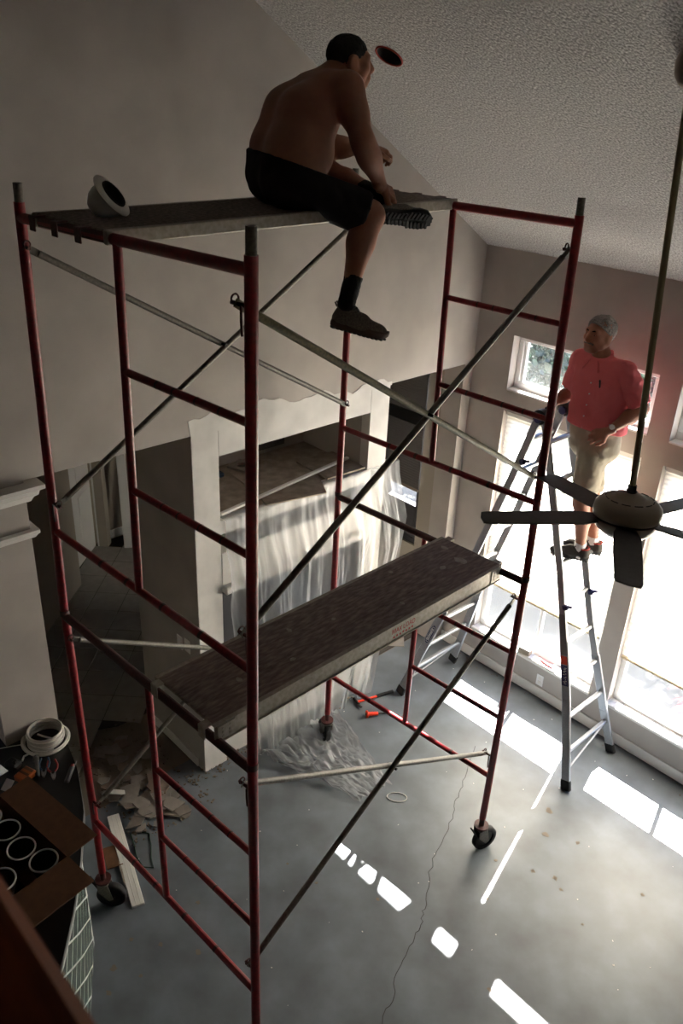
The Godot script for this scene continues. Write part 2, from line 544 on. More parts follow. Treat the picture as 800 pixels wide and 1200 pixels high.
	structure("wall_back", boxm(Vector3(3.1, 4.0, 14.2), Vector3(7.0, 8.4, 0.2)), M.wall_paint, "plain beige wall behind the loft", "wall")
	st = begin()
	span(st, 0.0, 6.35, 2.95, 3.25, 5.36, 14.1)
	structure("floor_loft", done(st), M.carpet, "carpeted loft floor above the kitchen", "floor")
	ceiling()
	# loft handrail right in front of the camera
	var hr := thing("loft_handrail", "orange-brown wooden handrail of the loft, out of focus in the lower corner", "handrail")
	st = begin()
	span(st, 2.2, 5.6, 4.19, 4.25, 5.385, 5.50, 0.012)
	put("rail_cap", done(st), M.handrail_wood, hr)
	for i in 26:
		st = begin()
		span(st, 2.27 + 0.13 * i, 2.30 + 0.13 * i, 3.25, 4.19, 5.43, 5.46)
		put("baluster", done(st), M.handrail_wood, hr)

func ceiling() -> void:
	var hc := Vector2(0.672, 1.929)          # the hole for the recessed lamp (x, z)
	var hr := 0.078
	var st := begin()
	st.set_smooth_group(-1)
	var P := func(x: float, z: float) -> Vector3: return Vector3(x, ceil_y(z), z)
	var x0 := hc.x - 0.15
	var x1 := hc.x + 0.15
	var z0 := hc.y - 0.15
	var z1 := hc.y + 0.15
	for r in [[-0.3, 6.6, -0.3, z0], [-0.3, 6.6, z1, 6.2], [-0.3, x0, z0, z1], [x1, 6.6, z0, z1]]:
		quad(st, P.call(r[0], r[2]), P.call(r[1], r[2]), P.call(r[1], r[3]), P.call(r[0], r[3]))
	var n := 32
	for i in n:
		var a0 := TAU * i / n
		var a1 := TAU * (i + 1) / n
		var edge := func(a: float) -> Vector3:
			var c := Vector2(cos(a), sin(a))
			var k := 0.15 / maxf(absf(c.x), absf(c.y))
			return P.call(hc.x + c.x * k, hc.y + c.y * k)
		var ring := func(a: float) -> Vector3: return P.call(hc.x + cos(a) * hr, hc.y + sin(a) * hr * 0.85)
		quad(st, ring.call(a0), ring.call(a1), edge.call(a1), edge.call(a0))
	# far slope, top and ends close the slab
	var y5 := ceil_y(6.2)
	quad(st, Vector3(-0.3, y5, 6.2), Vector3(6.6, y5, 6.2), Vector3(6.6, y5, 14.3), Vector3(-0.3, y5, 14.3))
	var t := Vector3(0, 0.45, 0)
	quad(st, P.call(-0.3, 6.2) + t, P.call(6.6, 6.2) + t, P.call(6.6, -0.3) + t, P.call(-0.3, -0.3) + t)
	quad(st, Vector3(-0.3, y5, 14.3) + t, Vector3(6.6, y5, 14.3) + t, Vector3(6.6, y5, 6.2) + t, Vector3(-0.3, y5, 6.2) + t)
	for x in [-0.3, 6.6]:
		quad(st, P.call(x, -0.3), P.call(x, 6.2), P.call(x, 6.2) + t, P.call(x, -0.3) + t)
		quad(st, P.call(x, 6.2), Vector3(x, y5, 14.3), Vector3(x, y5, 14.3) + t, P.call(x, 6.2) + t)
	quad(st, P.call(-0.3, -0.3), P.call(6.6, -0.3), P.call(6.6, -0.3) + t, P.call(-0.3, -0.3) + t)
	structure("ceiling", done(st), M.popcorn, "sloping white ceiling with a coarse popcorn texture", "ceiling")
	# recessed lamp housing up in the hole
	var nrm := Vector3(0, 1, -SLOPE).normalized()
	var hb := Basis(Vector3.RIGHT, nrm, Vector3.RIGHT.cross(nrm))
	var can := thing("recessed_light_can", "open round hole in the ceiling with a black lamp can and no trim", "light fixture", P.call(hc.x, hc.y), hb)
	st = begin()
	lathe(st, [Vector2(0.074, 0.0), Vector2(0.074, 0.17), Vector2(0.0, 0.17)], Transform3D.IDENTITY, 24)
	put("can", done(st), M.black, can)
	st = begin()
	tube(st, circle(Vector3(0, -0.002, 0), 0.078, 28), 0.005, 6, true)
	put("cut_edge", done(st), M.shoe_red, can, "raw reddish edge of the cut hole")
	st = begin()
	lathe(st, [Vector2(0.0, 0.06), Vector2(0.02, 0.065), Vector2(0.022, 0.15)], Transform3D(Basis.IDENTITY, Vector3(0.02, 0, 0.01)), 12)
	put("socket", done(st), M.dark_steel, can)
	# eave outside, and the roof edge that shades the upper windows
	st = begin()
	prism(st, [Vector2(0.3, 3.97), Vector2(0.75, 3.672), Vector2(0.75, 3.86), Vector2(0.3, 4.2)], Transform3D(Basis(Vector3(0, 0, -1), Vector3(0, 1, 0), Vector3(1, 0, 0)), Vector3(-1.5, 0, 0)), 9.5)
	span(st, -1.5, 8.0, 3.95, 4.0, -0.32, -0.16)
	structure("roof_eave", done(st), M.eave, "pale eave overhanging the windows outside", "eave")

func bay(i: int) -> void:
	var x0 := bay_x(i)
	var x1 := x0 + 1.27
	var which: String = ["left-hand", "middle", "right-hand", "far right"][i]
	var near: String = ["behind the aluminium ladder", "behind the ceiling fan", "near the right wall", "last before the right wall"][i]
	# lower window
	for low in [true, false]:
		var ya := 0.365 if low else 2.748
		var yb := 2.53 if low else 3.175
		var w := thing("window_%d" % (i * 2 + (1 if low else 2)), ("tall lower window %s" if low else "small upper window %s") % near, "window", Vector3(x0, ya, -0.12), Basis.IDENTITY, "", "structure")
		var h := yb - ya
		var st := begin()
		span(st, 0.0, 1.27, -0.02, 0.045, -0.03, 0.03, 0.004)
		span(st, 0.0, 1.27, h - 0.045, h + 0.01, -0.03, 0.03, 0.004)
		span(st, 0.0, 0.045, 0.045, h - 0.045, -0.03, 0.03, 0.004)
		span(st, 1.225, 1.27, 0.045, h - 0.045, -0.03, 0.03, 0.004)
		put("frame", done(st), M.vinyl, w)
		if low:
			st = begin()
			span(st, 0.62, 0.65, 0.045, h - 0.045, -0.022, 0.022, 0.004)
			put("mullion", done(st), M.vinyl, w)
			for k in 2: put("pane", boxm(Vector3(0.33 + 0.608 * k, h * 0.5, 0.0), Vector3(0.575, h - 0.09, 0.005)), M.glass, w)
		else:
			put("pane", boxm(Vector3(0.635, h * 0.5, 0.0), Vector3(1.18, h - 0.09, 0.005)), M.glass, w)
			st = begin()
			span(st, 0.045, 0.075, 0.05, h - 0.05, -0.02, 0.018, 0.004)
			span(st, 1.195, 1.225, 0.05, h - 0.05, -0.02, 0.018, 0.004)
			put("sash", done(st), M.vinyl, w)
	# deep sill
	var st2 := begin()
	span(st2, x0 - 0.012, x1 + 0.012, 0.335, 0.365, -0.09, 0.03, 0.006)
	single("trim_%d" % (i * 2 + 1), done(st2), M.white_trim, "white window sill board of the lower window %s" % near, "sill", "", "structure")
	st2 = begin()
	span(st2, x0, x1, 2.722, 2.738, -0.09, 0.004, 0.004)
	single("trim_%d" % (i * 2 + 2), done(st2), M.white_trim, "white sill of the upper window %s" % near, "sill", "", "structure")
	# cellular shade: pleated fabric between a head rail and a bottom rail
	var bottom: float = [0.862, 0.805, 0.82, 0.82][i]
	var s := thing("window_shade", "cream cellular shade, drawn most of the way down on the window %s" % near, "window shade", Vector3(x0, 0, -0.055), Basis.IDENTITY, "cellular shades on the lower windows")
	var fab := begin()
	var rows := []
	var np := 84
	for k in np + 1:
		var y: float = lerpf(2.50, bottom + 0.03, k / float(np))
		var z := 0.003 if k % 2 else -0.003
		rows.append([Vector3(0.008, y, z), Vector3(1.226, y, z)])
	sheet(fab, rows, -1)
	put("fabric", done(fab), M.shade_fabric, s)
	put("head_rail", boxm(Vector3(0.617, 2.522, 0.0), Vector3(1.225, 0.05, 0.045), 0.006), M.white_trim, s)
	put("bottom_rail", boxm(Vector3(0.617, bottom + 0.013, 0.002), Vector3(1.220, 0.028, 0.028), 0.006), M.shade_rail, s)

func hall_floor() -> void:
	# tiled floor of the hall and of the alcove beside the fireplace
	var st := begin()
	span(st, -4.3, -0.2, -0.25, -0.004, -0.2, 5.2)
	var fl := structure("floor_hall", done(st), M.mortar, "hall floor of square tiles laid on the diagonal, broken away near the room", "floor")
	var t := 0.327
	var g := 0.006
	var tm := []
	var r := RandomNumberGenerator.new()
	r.seed = 7
	for k in 3: tm.append(boxm(Vector3.ZERO, Vector3(t - g, 0.012, t - g), 0.0025))
	var b := Basis(Vector3.UP, PI / 4)
	var gm := begin()
	prism(gm, [Vector2(-3.85, 0.13), Vector2(-0.21, 0.13), Vector2(-0.21, 1.0), Vector2(-0.85, 1.0), Vector2(-0.9, 2.7), Vector2(-0.92, 3.1), Vector2(-1.15, 3.6), Vector2(-1.3, 4.1), Vector2(-1.7, 4.1), Vector2(-3.85, 1.75)], flat_xf(-0.004), 0.008)
	put("grout_bed", done(gm), M.grout, fl)
	for i in range(-16, 17):
		for j in range(-16, 17):
			var c := b * Vector3(i * t, 0, j * t) + Vector3(-1.06, 0.002, 3.40)
			if c.z < 0.22 or c.z > 4.05 or c.x < -3.75 or c.x > -0.05: continue
			if c.z < 1.0 and c.x > -0.3: continue
			if c.z > 1.0 and c.x > -0.78: continue
			if c.x - c.z > -4.1 and c.z > 2.75 and c.x > -0.86: continue     # broken out
			if c.z - 1.55 > (c.x + 3.87) * 1.06: continue
			if c.z > 1.02 and c.z < 2.84 and c.x > -0.98: continue
			var o := put("tile", tm[r.randi() % 3], M.floor_tile, fl)
			o.transform = Transform3D(b * Basis(Vector3.RIGHT, r.randf_range(-0.002, 0.002)), c)

func hall() -> void:
	# diagonal wall with the door, far wall, window wall of the alcove, ceiling of the hall
	var st := begin()
	var wall := func(a: Vector2, c: Vector2, y0: float, y1: float) -> void:
		var d := (c - a).normalized()
		var m := (a + c) * 0.5
		var nrm := Vector2(d.y, -d.x) * 0.06
		box(st, Vector3(m.x - nrm.x, (y0 + y1) * 0.5, m.y - nrm.y), Vector3(a.distance_to(c), y1 - y0, 0.12), Basis(Vector3(d.x, 0, d.y), Vector3.UP, Vector3(-d.y, 0, d.x)))
	var A := Vector2(-1.55, 4.25)
	var B := Vector2(-3.87, 1.67)
	var D0 := Vector2(-3.25, 2.385)        # near side of the door opening
	var D1 := Vector2(-3.80, 1.755)
	var dir := (B - A).normalized()
	D0 = A + dir * (D0 - A).dot(dir)
	D1 = A + dir * (D1 - A).dot(dir)
	wall.call(A, D0, 0.0, HEAD_Y)
	wall.call(D1, B, 0.0, HEAD_Y)
	wall.call(D0, D1, 2.06, HEAD_Y)
	structure("wall_hall", done(st), M.hall_paint, "dim slanting hall wall with the white door", "wall")
	st = begin()
	span(st, -4.0, -3.88, 0.0, HEAD_Y, -0.1, 1.72)
	structure("wall_hall_end", done(st), M.hall_paint, "dark end wall of the hall behind the leaning boards", "wall")
	st = begin()
	span(st, -1.75, -0.33, 0.0, HEAD_Y, 4.2, 4.32)
	structure("wall_pantry", done(st), M.hall_paint, "short hall wall behind the kitchen column", "wall")
	st = begin()
	span(st, -4.0, -0.85, 0.0, HEAD_Y, -0.02, 0.115)
	span(st, -0.375, -0.205, 0.0, HEAD_Y, -0.02, 0.112)
	span(st, -0.85, -0.375, 0.0, 0.95, -0.02, 0.115)
	structure("wall_alcove", done(st), M.hall_paint, "shaded alcove wall beside the fireplace, under the woven blind", "wall")
	st = begin()
	span(st, -4.1, -0.21, HEAD_Y, HEAD_Y + 0.12, -0.1, 5.2)
	structure("ceiling_hall", done(st), M.hall_paint, "flat low ceiling of the hall", "ceiling")
	st = begin()
	for seg in [[A + dir * 0.4, D0 - dir * 0.08], [D1 + dir * 0.07, B]]:
		var d: Vector2 = (seg[1] - seg[0]).normalized()
		var m: Vector2 = (seg[0] + seg[1]) * 0.5 + Vector2(-d.y, d.x) * -0.007
		box(st, Vector3(m.x, 0.06, m.y), Vector3(seg[0].distance_to(seg[1]), 0.11, 0.014), Basis(Vector3(d.x, 0, d.y), Vector3.UP, Vector3(-d.y, 0, d.x)), 0.004)
	span(st, -3.88, -3.866, 0.005, 0.115, 0.13, 1.66, 0.004)
	structure("baseboard_hall", done(st), M.door_paint, "white baseboard along the hall walls", "baseboard")
	# the door: six raised panels, knob and deadbolt
	var dm := (D0 + D1) * 0.5
	var dw := D0.distance_to(D1)
	var nv := Vector2(-dir.y, dir.x)
	if nv.dot(Vector2(1, -1)) < 0.0: nv = -nv
	var bas := Basis(Vector3(dir.x, 0, dir.y), Vector3.UP, Vector3(dir.x, 0, dir.y).cross(Vector3.UP))
	var zs := 1.0 if bas.z.dot(Vector3(nv.x, 0, nv.y)) > 0.0 else -1.0
	var door := thing("door_1", "closed white panelled door at the end of the hall", "door", Vector3(dm.x, 0, dm.y), bas, "", "structure")
	put("leaf", boxm(Vector3(0, 1.033, -0.05 * zs), Vector3(dw + 0.02, 2.05, 0.04), 0.004), M.door_paint, door)
	for px in [-0.21, 0.21]:
		for py in [[0.25, 0.80], [0.95, 1.55], [1.68, 1.93]]:
			put("raised_panel", boxm(Vector3(px * dw / 0.84, (py[0] + py[1]) * 0.5, -0.026 * zs), Vector3(0.28 * dw / 0.84, py[1] - py[0], 0.012), 0.005), M.door_paint, door)
	st = begin()
	for sx in [-1, 1]: box(st, Vector3(sx * (dw * 0.5 + 0.035), 1.05, 0.008 * zs), Vector3(0.075, 2.1, 0.02), Basis.IDENTITY, 0.004)
	box(st, Vector3(0, 2.10, 0.008 * zs), Vector3(dw + 0.15, 0.075, 0.02), Basis.IDENTITY, 0.004)
	put("casing", done(st), M.door_paint, door)
	for y in [0.95, 1.12]:
		st = begin()
		ball(st, Vector3(-dw * 0.5 + 0.07, y, 0.01 * zs), Vector3(0.028, 0.028, 0.028))
		cyl(st, Vector3(-dw * 0.5 + 0.07, y, -0.03 * zs), Vector3(-dw * 0.5 + 0.07, y, 0.0), 0.026)
		put("knob" if y < 1.0 else "deadbolt", done(st), M.black, door)
	st = begin()
	span(st, -5.2, -5.1, 0.0, HEAD_Y + 0.1, -0.3, 5.4)
	span(st, -5.2, -0.3, 0.0, HEAD_Y + 0.1, 5.3, 5.4)
	span(st, -5.2, -4.0, 0.0, HEAD_Y + 0.1, -0.3, -0.2)
	span(st, -5.2, -4.0, HEAD_Y, HEAD_Y + 0.12, -0.3, 5.4)
	structure("wall_beyond", done(st), M.hall_paint, "walls of the unlit rooms beyond the hall", "wall")
	# two white boards leaning in the corner behind the fireplace
	for k in 2:
		var foot: Vector3 = [Vector3(-3.53, 0.0, 1.50), Vector3(-3.40, 0.0, 1.36)][k]
		var head: Vector3 = [Vector3(-3.84, 2.45, 1.36), Vector3(-3.82, 2.55, 1.12)][k]
		var d := (head - foot).normalized()
		var x := Vector3(0.55, 0, -0.83)
		x = (x - d * x.dot(d)).normalized()
		single("leaning_board", boxm((foot + head) * 0.5 + Vector3(0, 0.02, 0), Vector3(0.10, foot.distance_to(head), 0.03), 0.004, Basis(x, d, x.cross(d))), M.door_paint, ["long white board leaning against the hall end wall, nearer the door", "long white board leaning against the hall end wall, nearer the fireplace"][k], "board", "white boards leaning in the hall")
	# alcove window and its woven blind
	var w := thing("window_9", "alcove window beside the fireplace, mostly covered by a dark woven blind", "window", Vector3(-0.85, 0.95, 0.05), Basis.IDENTITY, "", "structure")
	st = begin()
	span(st, -0.0, 0.475, 0.0, 0.06, -0.04, 0.045, 0.004)
	span(st, 0.43, 0.475, 0.06, 1.92, -0.04, 0.045, 0.004)
	span(st, 0.0, 0.04, 0.06, 1.92, -0.04, 0.045, 0.004)
	span(st, 0.04, 0.43, 0.06, 0.40, -0.03, 0.04, 0.004)
	put("frame", done(st), M.grey_panel, w)
	put("pane", boxm(Vector3(0.235, 1.16, 0.0), Vector3(0.40, 1.52, 0.005)), M.glass, w)
	var bl := thing("woven_blind", "dark woven blind half lowered over the alcove window", "window blind", Vector3(-0.84, 0, 0.135))
	for seg in [[1.56, 2.20], [2.29, 2.83]]:
		st = begin()
		var n := int((seg[1] - seg[0]) / 0.0125)
		for k in n: span(st, 0.0, 0.474, seg[0] + k * 0.0125, seg[0] + k * 0.0125 + 0.0122, -0.002 if k % 2 else 0.0, 0.003 if k % 2 else 0.005)
		put("woven_panel", done(st), M.woven_shade, bl)
	put("bar", boxm(Vector3(0.237, 2.245, 0.004), Vector3(0.476, 0.115, 0.03), 0.006), M.black, bl)
	put("bottom_bar", boxm(Vector3(0.235, 1.55, 0.0), Vector3(0.475, 0.03, 0.02), 0.005), M.brown_board, bl)
	# rail of louvres in the open slot below the blind
	# kitchen column with its two mouldings
	st = begin()
	span(st, -0.33, 0.0, 1.135, HEAD_Y, 3.94, 4.285)
	var col := structure("column", done(st), M.wall_paint, "square beige column standing at the end of the bar counter", "column")
	for md in [[2.745, [[0.0, 0.0], [0.02, 0.0], [0.035, 0.03], [0.055, 0.045], [0.06, 0.07], [0.085, 0.085], [0.085, 0.11], [0.0, 0.11]]], [2.515, [[0.0, 0.0], [0.018, 0.0], [0.03, 0.02], [0.04, 0.03], [0.04, 0.05], [0.0, 0.05]]]]:
		var rings := []
		for q in md[1]:
			var e: float = q[0]
			var y: float = md[0] + q[1]
			rings.append([Vector3(-0.33 - e, y, 3.94 - e), Vector3(e, y, 3.94 - e), Vector3(e, y, 4.285 + e), Vector3(-0.33 - e, y, 4.285 + e), Vector3(-0.33 - e, y, 3.94 - e)])
		st = begin()
		sheet(st, rings, -1)
		put("moulding", done(st), M.white_trim, col, "white moulding band round the column")

func fireplace() -> void:
	var f := thing("fireplace", "white drywall fireplace surround with an empty niche, half draped in plastic", "fireplace")
	var rot := Transform3D(Basis(Vector3(0, 0, -1), Vector3(0, 1, 0), Vector3(1, 0, 0)), Vector3(-0.09, 0, 0))   # polygon (-z, y) to the x plane
	var st := begin()
	var ra := [1.62, 1.55]
	for z in [[1.011, 1.217], [2.63, 2.842]]: prism(st, [Vector2(-z[1] + 0.003, 0), Vector2(-z[0] - 0.003, 0), Vector2(-z[0] - 0.003, HEAD_Y), Vector2(-z[1] + 0.003, HEAD_Y)], rot, 0.09)
	prism(st, [Vector2(-2.63, 2.678), Vector2(-1.217, 2.678), Vector2(-1.217, HEAD_Y), Vector2(-2.63, HEAD_Y)], rot, 0.09)
	prism(st, [Vector2(-2.63, 2.08), Vector2(-1.217, 2.08), Vector2(-1.217, 2.186), Vector2(-2.63, 2.186)], rot, 0.085)
	put("front", done(st), M.white_patch, f)
	# fresh white compound reaching over the wall above, with a ragged upper edge
	var r := RandomNumberGenerator.new()
	r.seed = 12
	var edge := []
	for i in 41:
		var t := i / 40.0
		edge.append(Vector2(-lerpf(2.86, 1.0, t), HEAD_Y + 0.07 + 0.04 * sin(t * 5.0 + 0.5) + 0.022 * sin(t * 23.0) + 0.012 * sin(t * 61.0 + 1.0) + r.randf_range(-0.008, 0.008)))
	edge.append(Vector2(-1.0, HEAD_Y - 0.01)); edge.append(Vector2(-2.842, HEAD_Y - 0.01))
	put("compound", prismm(edge, Transform3D(rot.basis, Vector3(-0.002, 0, 0)), 0.005), M.white_patch, f, "white joint compound smeared above the fireplace")
	st = begin()
	span(st, -0.86, -0.002, 0.0, HEAD_Y, 2.77, 2.842)
	put("side_panel", done(st), M.wall_paint, f, "plain beige side of the fireplace facing the hall")
	st = begin()
	span(st, -0.86, -0.002, 0.0, HEAD_Y, 1.011, 1.08)
	put("side_panel", done(st), M.wall_paint, f)
	st = begin()
	span(st, -0.86, -0.78, 0.0, HEAD_Y, 1.08, 2.77)
	span(st, -0.78, -0.09, 2.69, HEAD_Y, 1.08, 2.77)
	put("niche_back", done(st), M.wall_paint, f)
	st = begin()
	span(st, -0.78, -0.085, 2.14, 2.186, 1.08, 2.77)
	put("niche_shelf", done(st), M.brown_board, f)
	st = begin()
	span(st, -0.78, -0.09, 2.186, 2.69, 2.63, 2.77)
	put("niche_cheek", done(st), M.wall_paint, f)
	st = begin()
	span(st, -0.78, -0.09, 2.186, 2.69, 1.08, 1.217)
	put("niche_cheek", done(st), M.wall_paint, f)
	# under the shelf: a dark slot, the white mantel, the black firebox
	st = begin()
	span(st, -0.5, -0.30, 0.0, 2.14, 1.08, 2.77)
	put("recess_back", done(st), M.grey_panel, f)
	st = begin()
	span(st, -0.3, 0.0, 1.66, 1.93, 1.217, 2.63, 0.006)
	span(st, -0.3, 0.05, 1.60, 1.66, 1.217, 2.63, 0.01)
	put("mantel", done(st), M.white_trim, f)
	st = begin()
	span(st, -0.3, -0.16, 0.25, 1.60, 1.40, 2.45)
	put("firebox", done(st), M.firebox, f)
	st = begin()
	span(st, -0.3, -0.04, 0.0, 0.25, 1.217, 2.63)
	put("hearth", done(st), M.white_trim, f)
	for z in [[1.217, 1.40], [2.45, 2.63]]:
		st = begin()
		span(st, -0.3, -0.12, 0.25, 1.6, z[0], z[1])
		put("cheek", done(st), M.grey_panel, f)
	st = begin()
	span(st, -0.862, -0.09, 0.004, 0.09, 2.842, 2.854, 0.003)
	put("base", done(st), M.white_trim, f)
	for q in [[-0.27, 1.118], [-0.165, 1.14]]:
		var o := put("outlet", boxm(Vector3(q[0], q[1], 2.845), Vector3(0.072, 0.115, 0.007), 0.003), M.white_trim, f)
		for dy in [-0.02, 0.02]: put("socket", boxm(Vector3(q[0], q[1] + dy, 2.849), Vector3(0.03, 0.026, 0.004), 0.002), M.vinyl, o)
	# strip of woven blind seen at the top of the niche back
	st = begin()
	for k in 9: span(st, -0.78, -0.765, 2.225 + k * 0.009, 2.232 + k * 0.009, 1.44, 1.83)
	put("woven_strip", done(st), M.woven_shade, f)
	# two puck lamps under the niche ceiling
	for z in [2.45, 1.70]:
		st = begin()
		lathe(st, [Vector2(0.0, 0.0), Vector2(0.045, 0.0), Vector2(0.055, 0.012), Vector2(0.055, 0.03), Vector2(0.0, 0.03)], Transform3D(Basis.IDENTITY, Vector3(-0.10, 2.66, z)), 20)
		put("puck_lamp", done(st), M.vinyl, f)
	# loose things on the shelf
	var top := 2.186
	var bd := [[[[-0.72, 2.60], [-0.1, 2.62], [-0.02, 2.30], [-0.06, 1.95], [-0.68, 1.90]], "wide brown board lying at the hall end of the niche"],
		[[[-0.62, 2.12], [-0.12, 2.2], [0.02, 2.25], [0.135, 1.77], [-0.16, 1.60], [-0.60, 1.45]], "brown board with one corner poking out over the niche edge"],
		[[[-0.42, 1.60], [-0.02, 1.62], [0.0, 1.24], [-0.40, 1.23]], "small brown board at the window end of the niche"]]
	var lv := 0
	for b in bd:
		var pp := []
		for q in b[0]: pp.append(Vector2(q[0], q[1]))
		single("brown_board", prismm(pp, flat_xf(top + lv * 0.0135), 0.012), M.brown_board, b[1], "board", "brown boards on the niche shelf")
		lv += 1
	var ta := Vector3(-0.02, top + 0.045, 2.62)
	var tb := Vector3(-0.19, top + 0.06, 1.25)
	single("white_trim_strip", boxm((ta + tb) * 0.5, Vector3(0.035, 0.018, ta.distance_to(tb)), 0.004, Basis.looking_at(tb - ta)), M.white_trim, "long thin white trim strip lying slantwise over the brown boards", "trim strip")
	var wb := thing("square_cover", "square beige cover plate with a round hole on the niche boards", "cover plate", Vector3(-0.60, top + 0.030, 2.0), Basis(Vector3.UP, 0.3))
	st = begin()
	var hole := []
	for i in 25: hole.append(Vector2(cos(TAU * i / 24.0), sin(TAU * i / 24.0)) * 0.045)
	for i in 24:
		var a: Vector2 = hole[i]
		var b2: Vector2 = hole[i + 1]
		var ka := 0.085 / maxf(absf(a.x), absf(a.y)) 
		var kb := 0.085 / maxf(absf(b2.x), absf(b2.y))
		st.set_smooth_group(-1)
		var a3 := Vector3(a.x, 0.02, a.y)
		var b3 := Vector3(b2.x, 0.02, b2.y)
		var ao := Vector3(a.x * ka, 0.02, a.y * ka)
		var bo := Vector3(b2.x * kb, 0.02, b2.y * kb)
		var dn := Vector3(0, -0.02, 0)
		quad(st, a3, b3, bo, ao)
		quad(st, ao, bo, bo + dn, ao + dn)
		quad(st, b3, a3, a3 + dn, b3 + dn)
	put("plate", done(st), M.shard, wb)
	st = begin()
	lathe(st, [Vector2(0.0, 0.002), Vector2(0.05, 0.002)], Transform3D.IDENTITY, 20)
	put("backing", done(st), M.dark_steel, wb)
	var kn := thing("putty_knife", "yellow-handled tool with a black end lying in the niche corner", "tool", Vector3(-0.42, top + 0.03, 2.52), Basis(Vector3.UP, 0.9))
	put("handle", tubem([Vector3(0, 0.012, 0), Vector3(0.12, 0.012, 0)], 0.012, 8), M.amber_plastic, kn)
	put("tip", tubem([Vector3(-0.05, 0.012, 0), Vector3(0.0, 0.012, 0)], 0.015, 8), M.black, kn)
	single("blue_tape_roll", boxm(Vector3(-0.60, top + 0.035, 2.22), Vector3(0.09, 0.04, 0.05), 0.012), M.tool_blue, "small dark blue lump beside the square cover plate", "tape")

func plastic() -> void:
	# one clear sheet hung from the niche edge, pooled on the floor, its right corner swept past the pillar
	var nz := FastNoiseLite.new()
	nz.seed = 3
	nz.frequency = 2.4
	var n2 := FastNoiseLite.new()
	n2.seed = 8
	n2.frequency = 6.0
	var rows := []
	var nu := 150
	var nv := 90
	for j in nv + 1:
		var t := j / float(nv)
		var row := []
		for i in nu + 1:
			var s := i / float(nu)
			var z := lerpf(2.61, 0.86, s)
			var corner := smoothstep(0.66, 0.77, s)
			var drop: float = lerpf(2.17, 0.75 - 0.25 * smoothstep(0.92, 1.0, s), corner)   # how much hangs down
			var pool: float = lerpf(0.95, 0.0, smoothstep(0.54, 0.67, s)) * smoothstep(0.0, 0.14, s)
			var total := drop + pool + 0.06
			var d := t * total
			var fold := sin(z * 46.0 + 2.0 * nz.get_noise_2d(z * 2.0, 0.0)) * 0.5 + sin(z * 23.0 + 1.3) * 0.4 + nz.get_noise_2d(z * 8.0, d * 0.35) * 0.9
			var amp: float = 0.012 + 0.030 * smoothstep(0.05, 0.9, d)
			var p: Vector3
			if d < 0.06:
				p = Vector3(-0.05 + d, 2.196, z)
			else:
				var dd := d - 0.06
				if dd < drop:
					var bulge := 0.02 + 0.085 * smoothstep(0.1, 0.6, dd) + 0.06 * smoothstep(1.2, 2.1, dd)
					p = Vector3(bulge + fold * amp, 2.196 - dd, z + 0.012 * sin(dd * 2.0 + z * 9.0) + corner * (-0.10 * dd))
					p.z = lerpf(p.z, 1.95, smoothstep(0.7, 2.1, dd) * (1.0 - corner) * 0.30)
				else:
					var q := dd - drop
					var spread := 1.0 - 0.35 * smoothstep(0.0, 0.9, q)
					p = Vector3(0.165 + q * 0.92, 0.03, lerpf(z, 1.95, 0.30) + (lerpf(z, 1.95, 0.30) - 1.95) * (spread - 1.0) - 0.02 * q)
					p.y = 0.012 + 0.11 * absf(nz.get_noise_2d(p.x * 1.6, p.z * 1.6)) * 1.6 * smoothstep(0.95, 0.3, q) + 0.035 * absf(n2.get_noise_2d(p.x * 1.2, p.z * 1.2) * 2.0)
					p.x += fold * 0.03
			p += Vector3(n2.get_noise_2d(p.z * 0.9, p.y * 0.35), 0.0, n2.get_noise_2d(p.y * 0.3 + 9.0, p.z * 0.9)) * 0.012
			p.y = maxf(p.y, 0.006)
			row.append(p)
		rows.append(row)
	var st := begin()
	sheet(st, rows, 1)
	single("plastic_sheet", done(st), M.plastic_film, "clear plastic sheet draped over the fireplace and bunched on the floor", "plastic sheet")

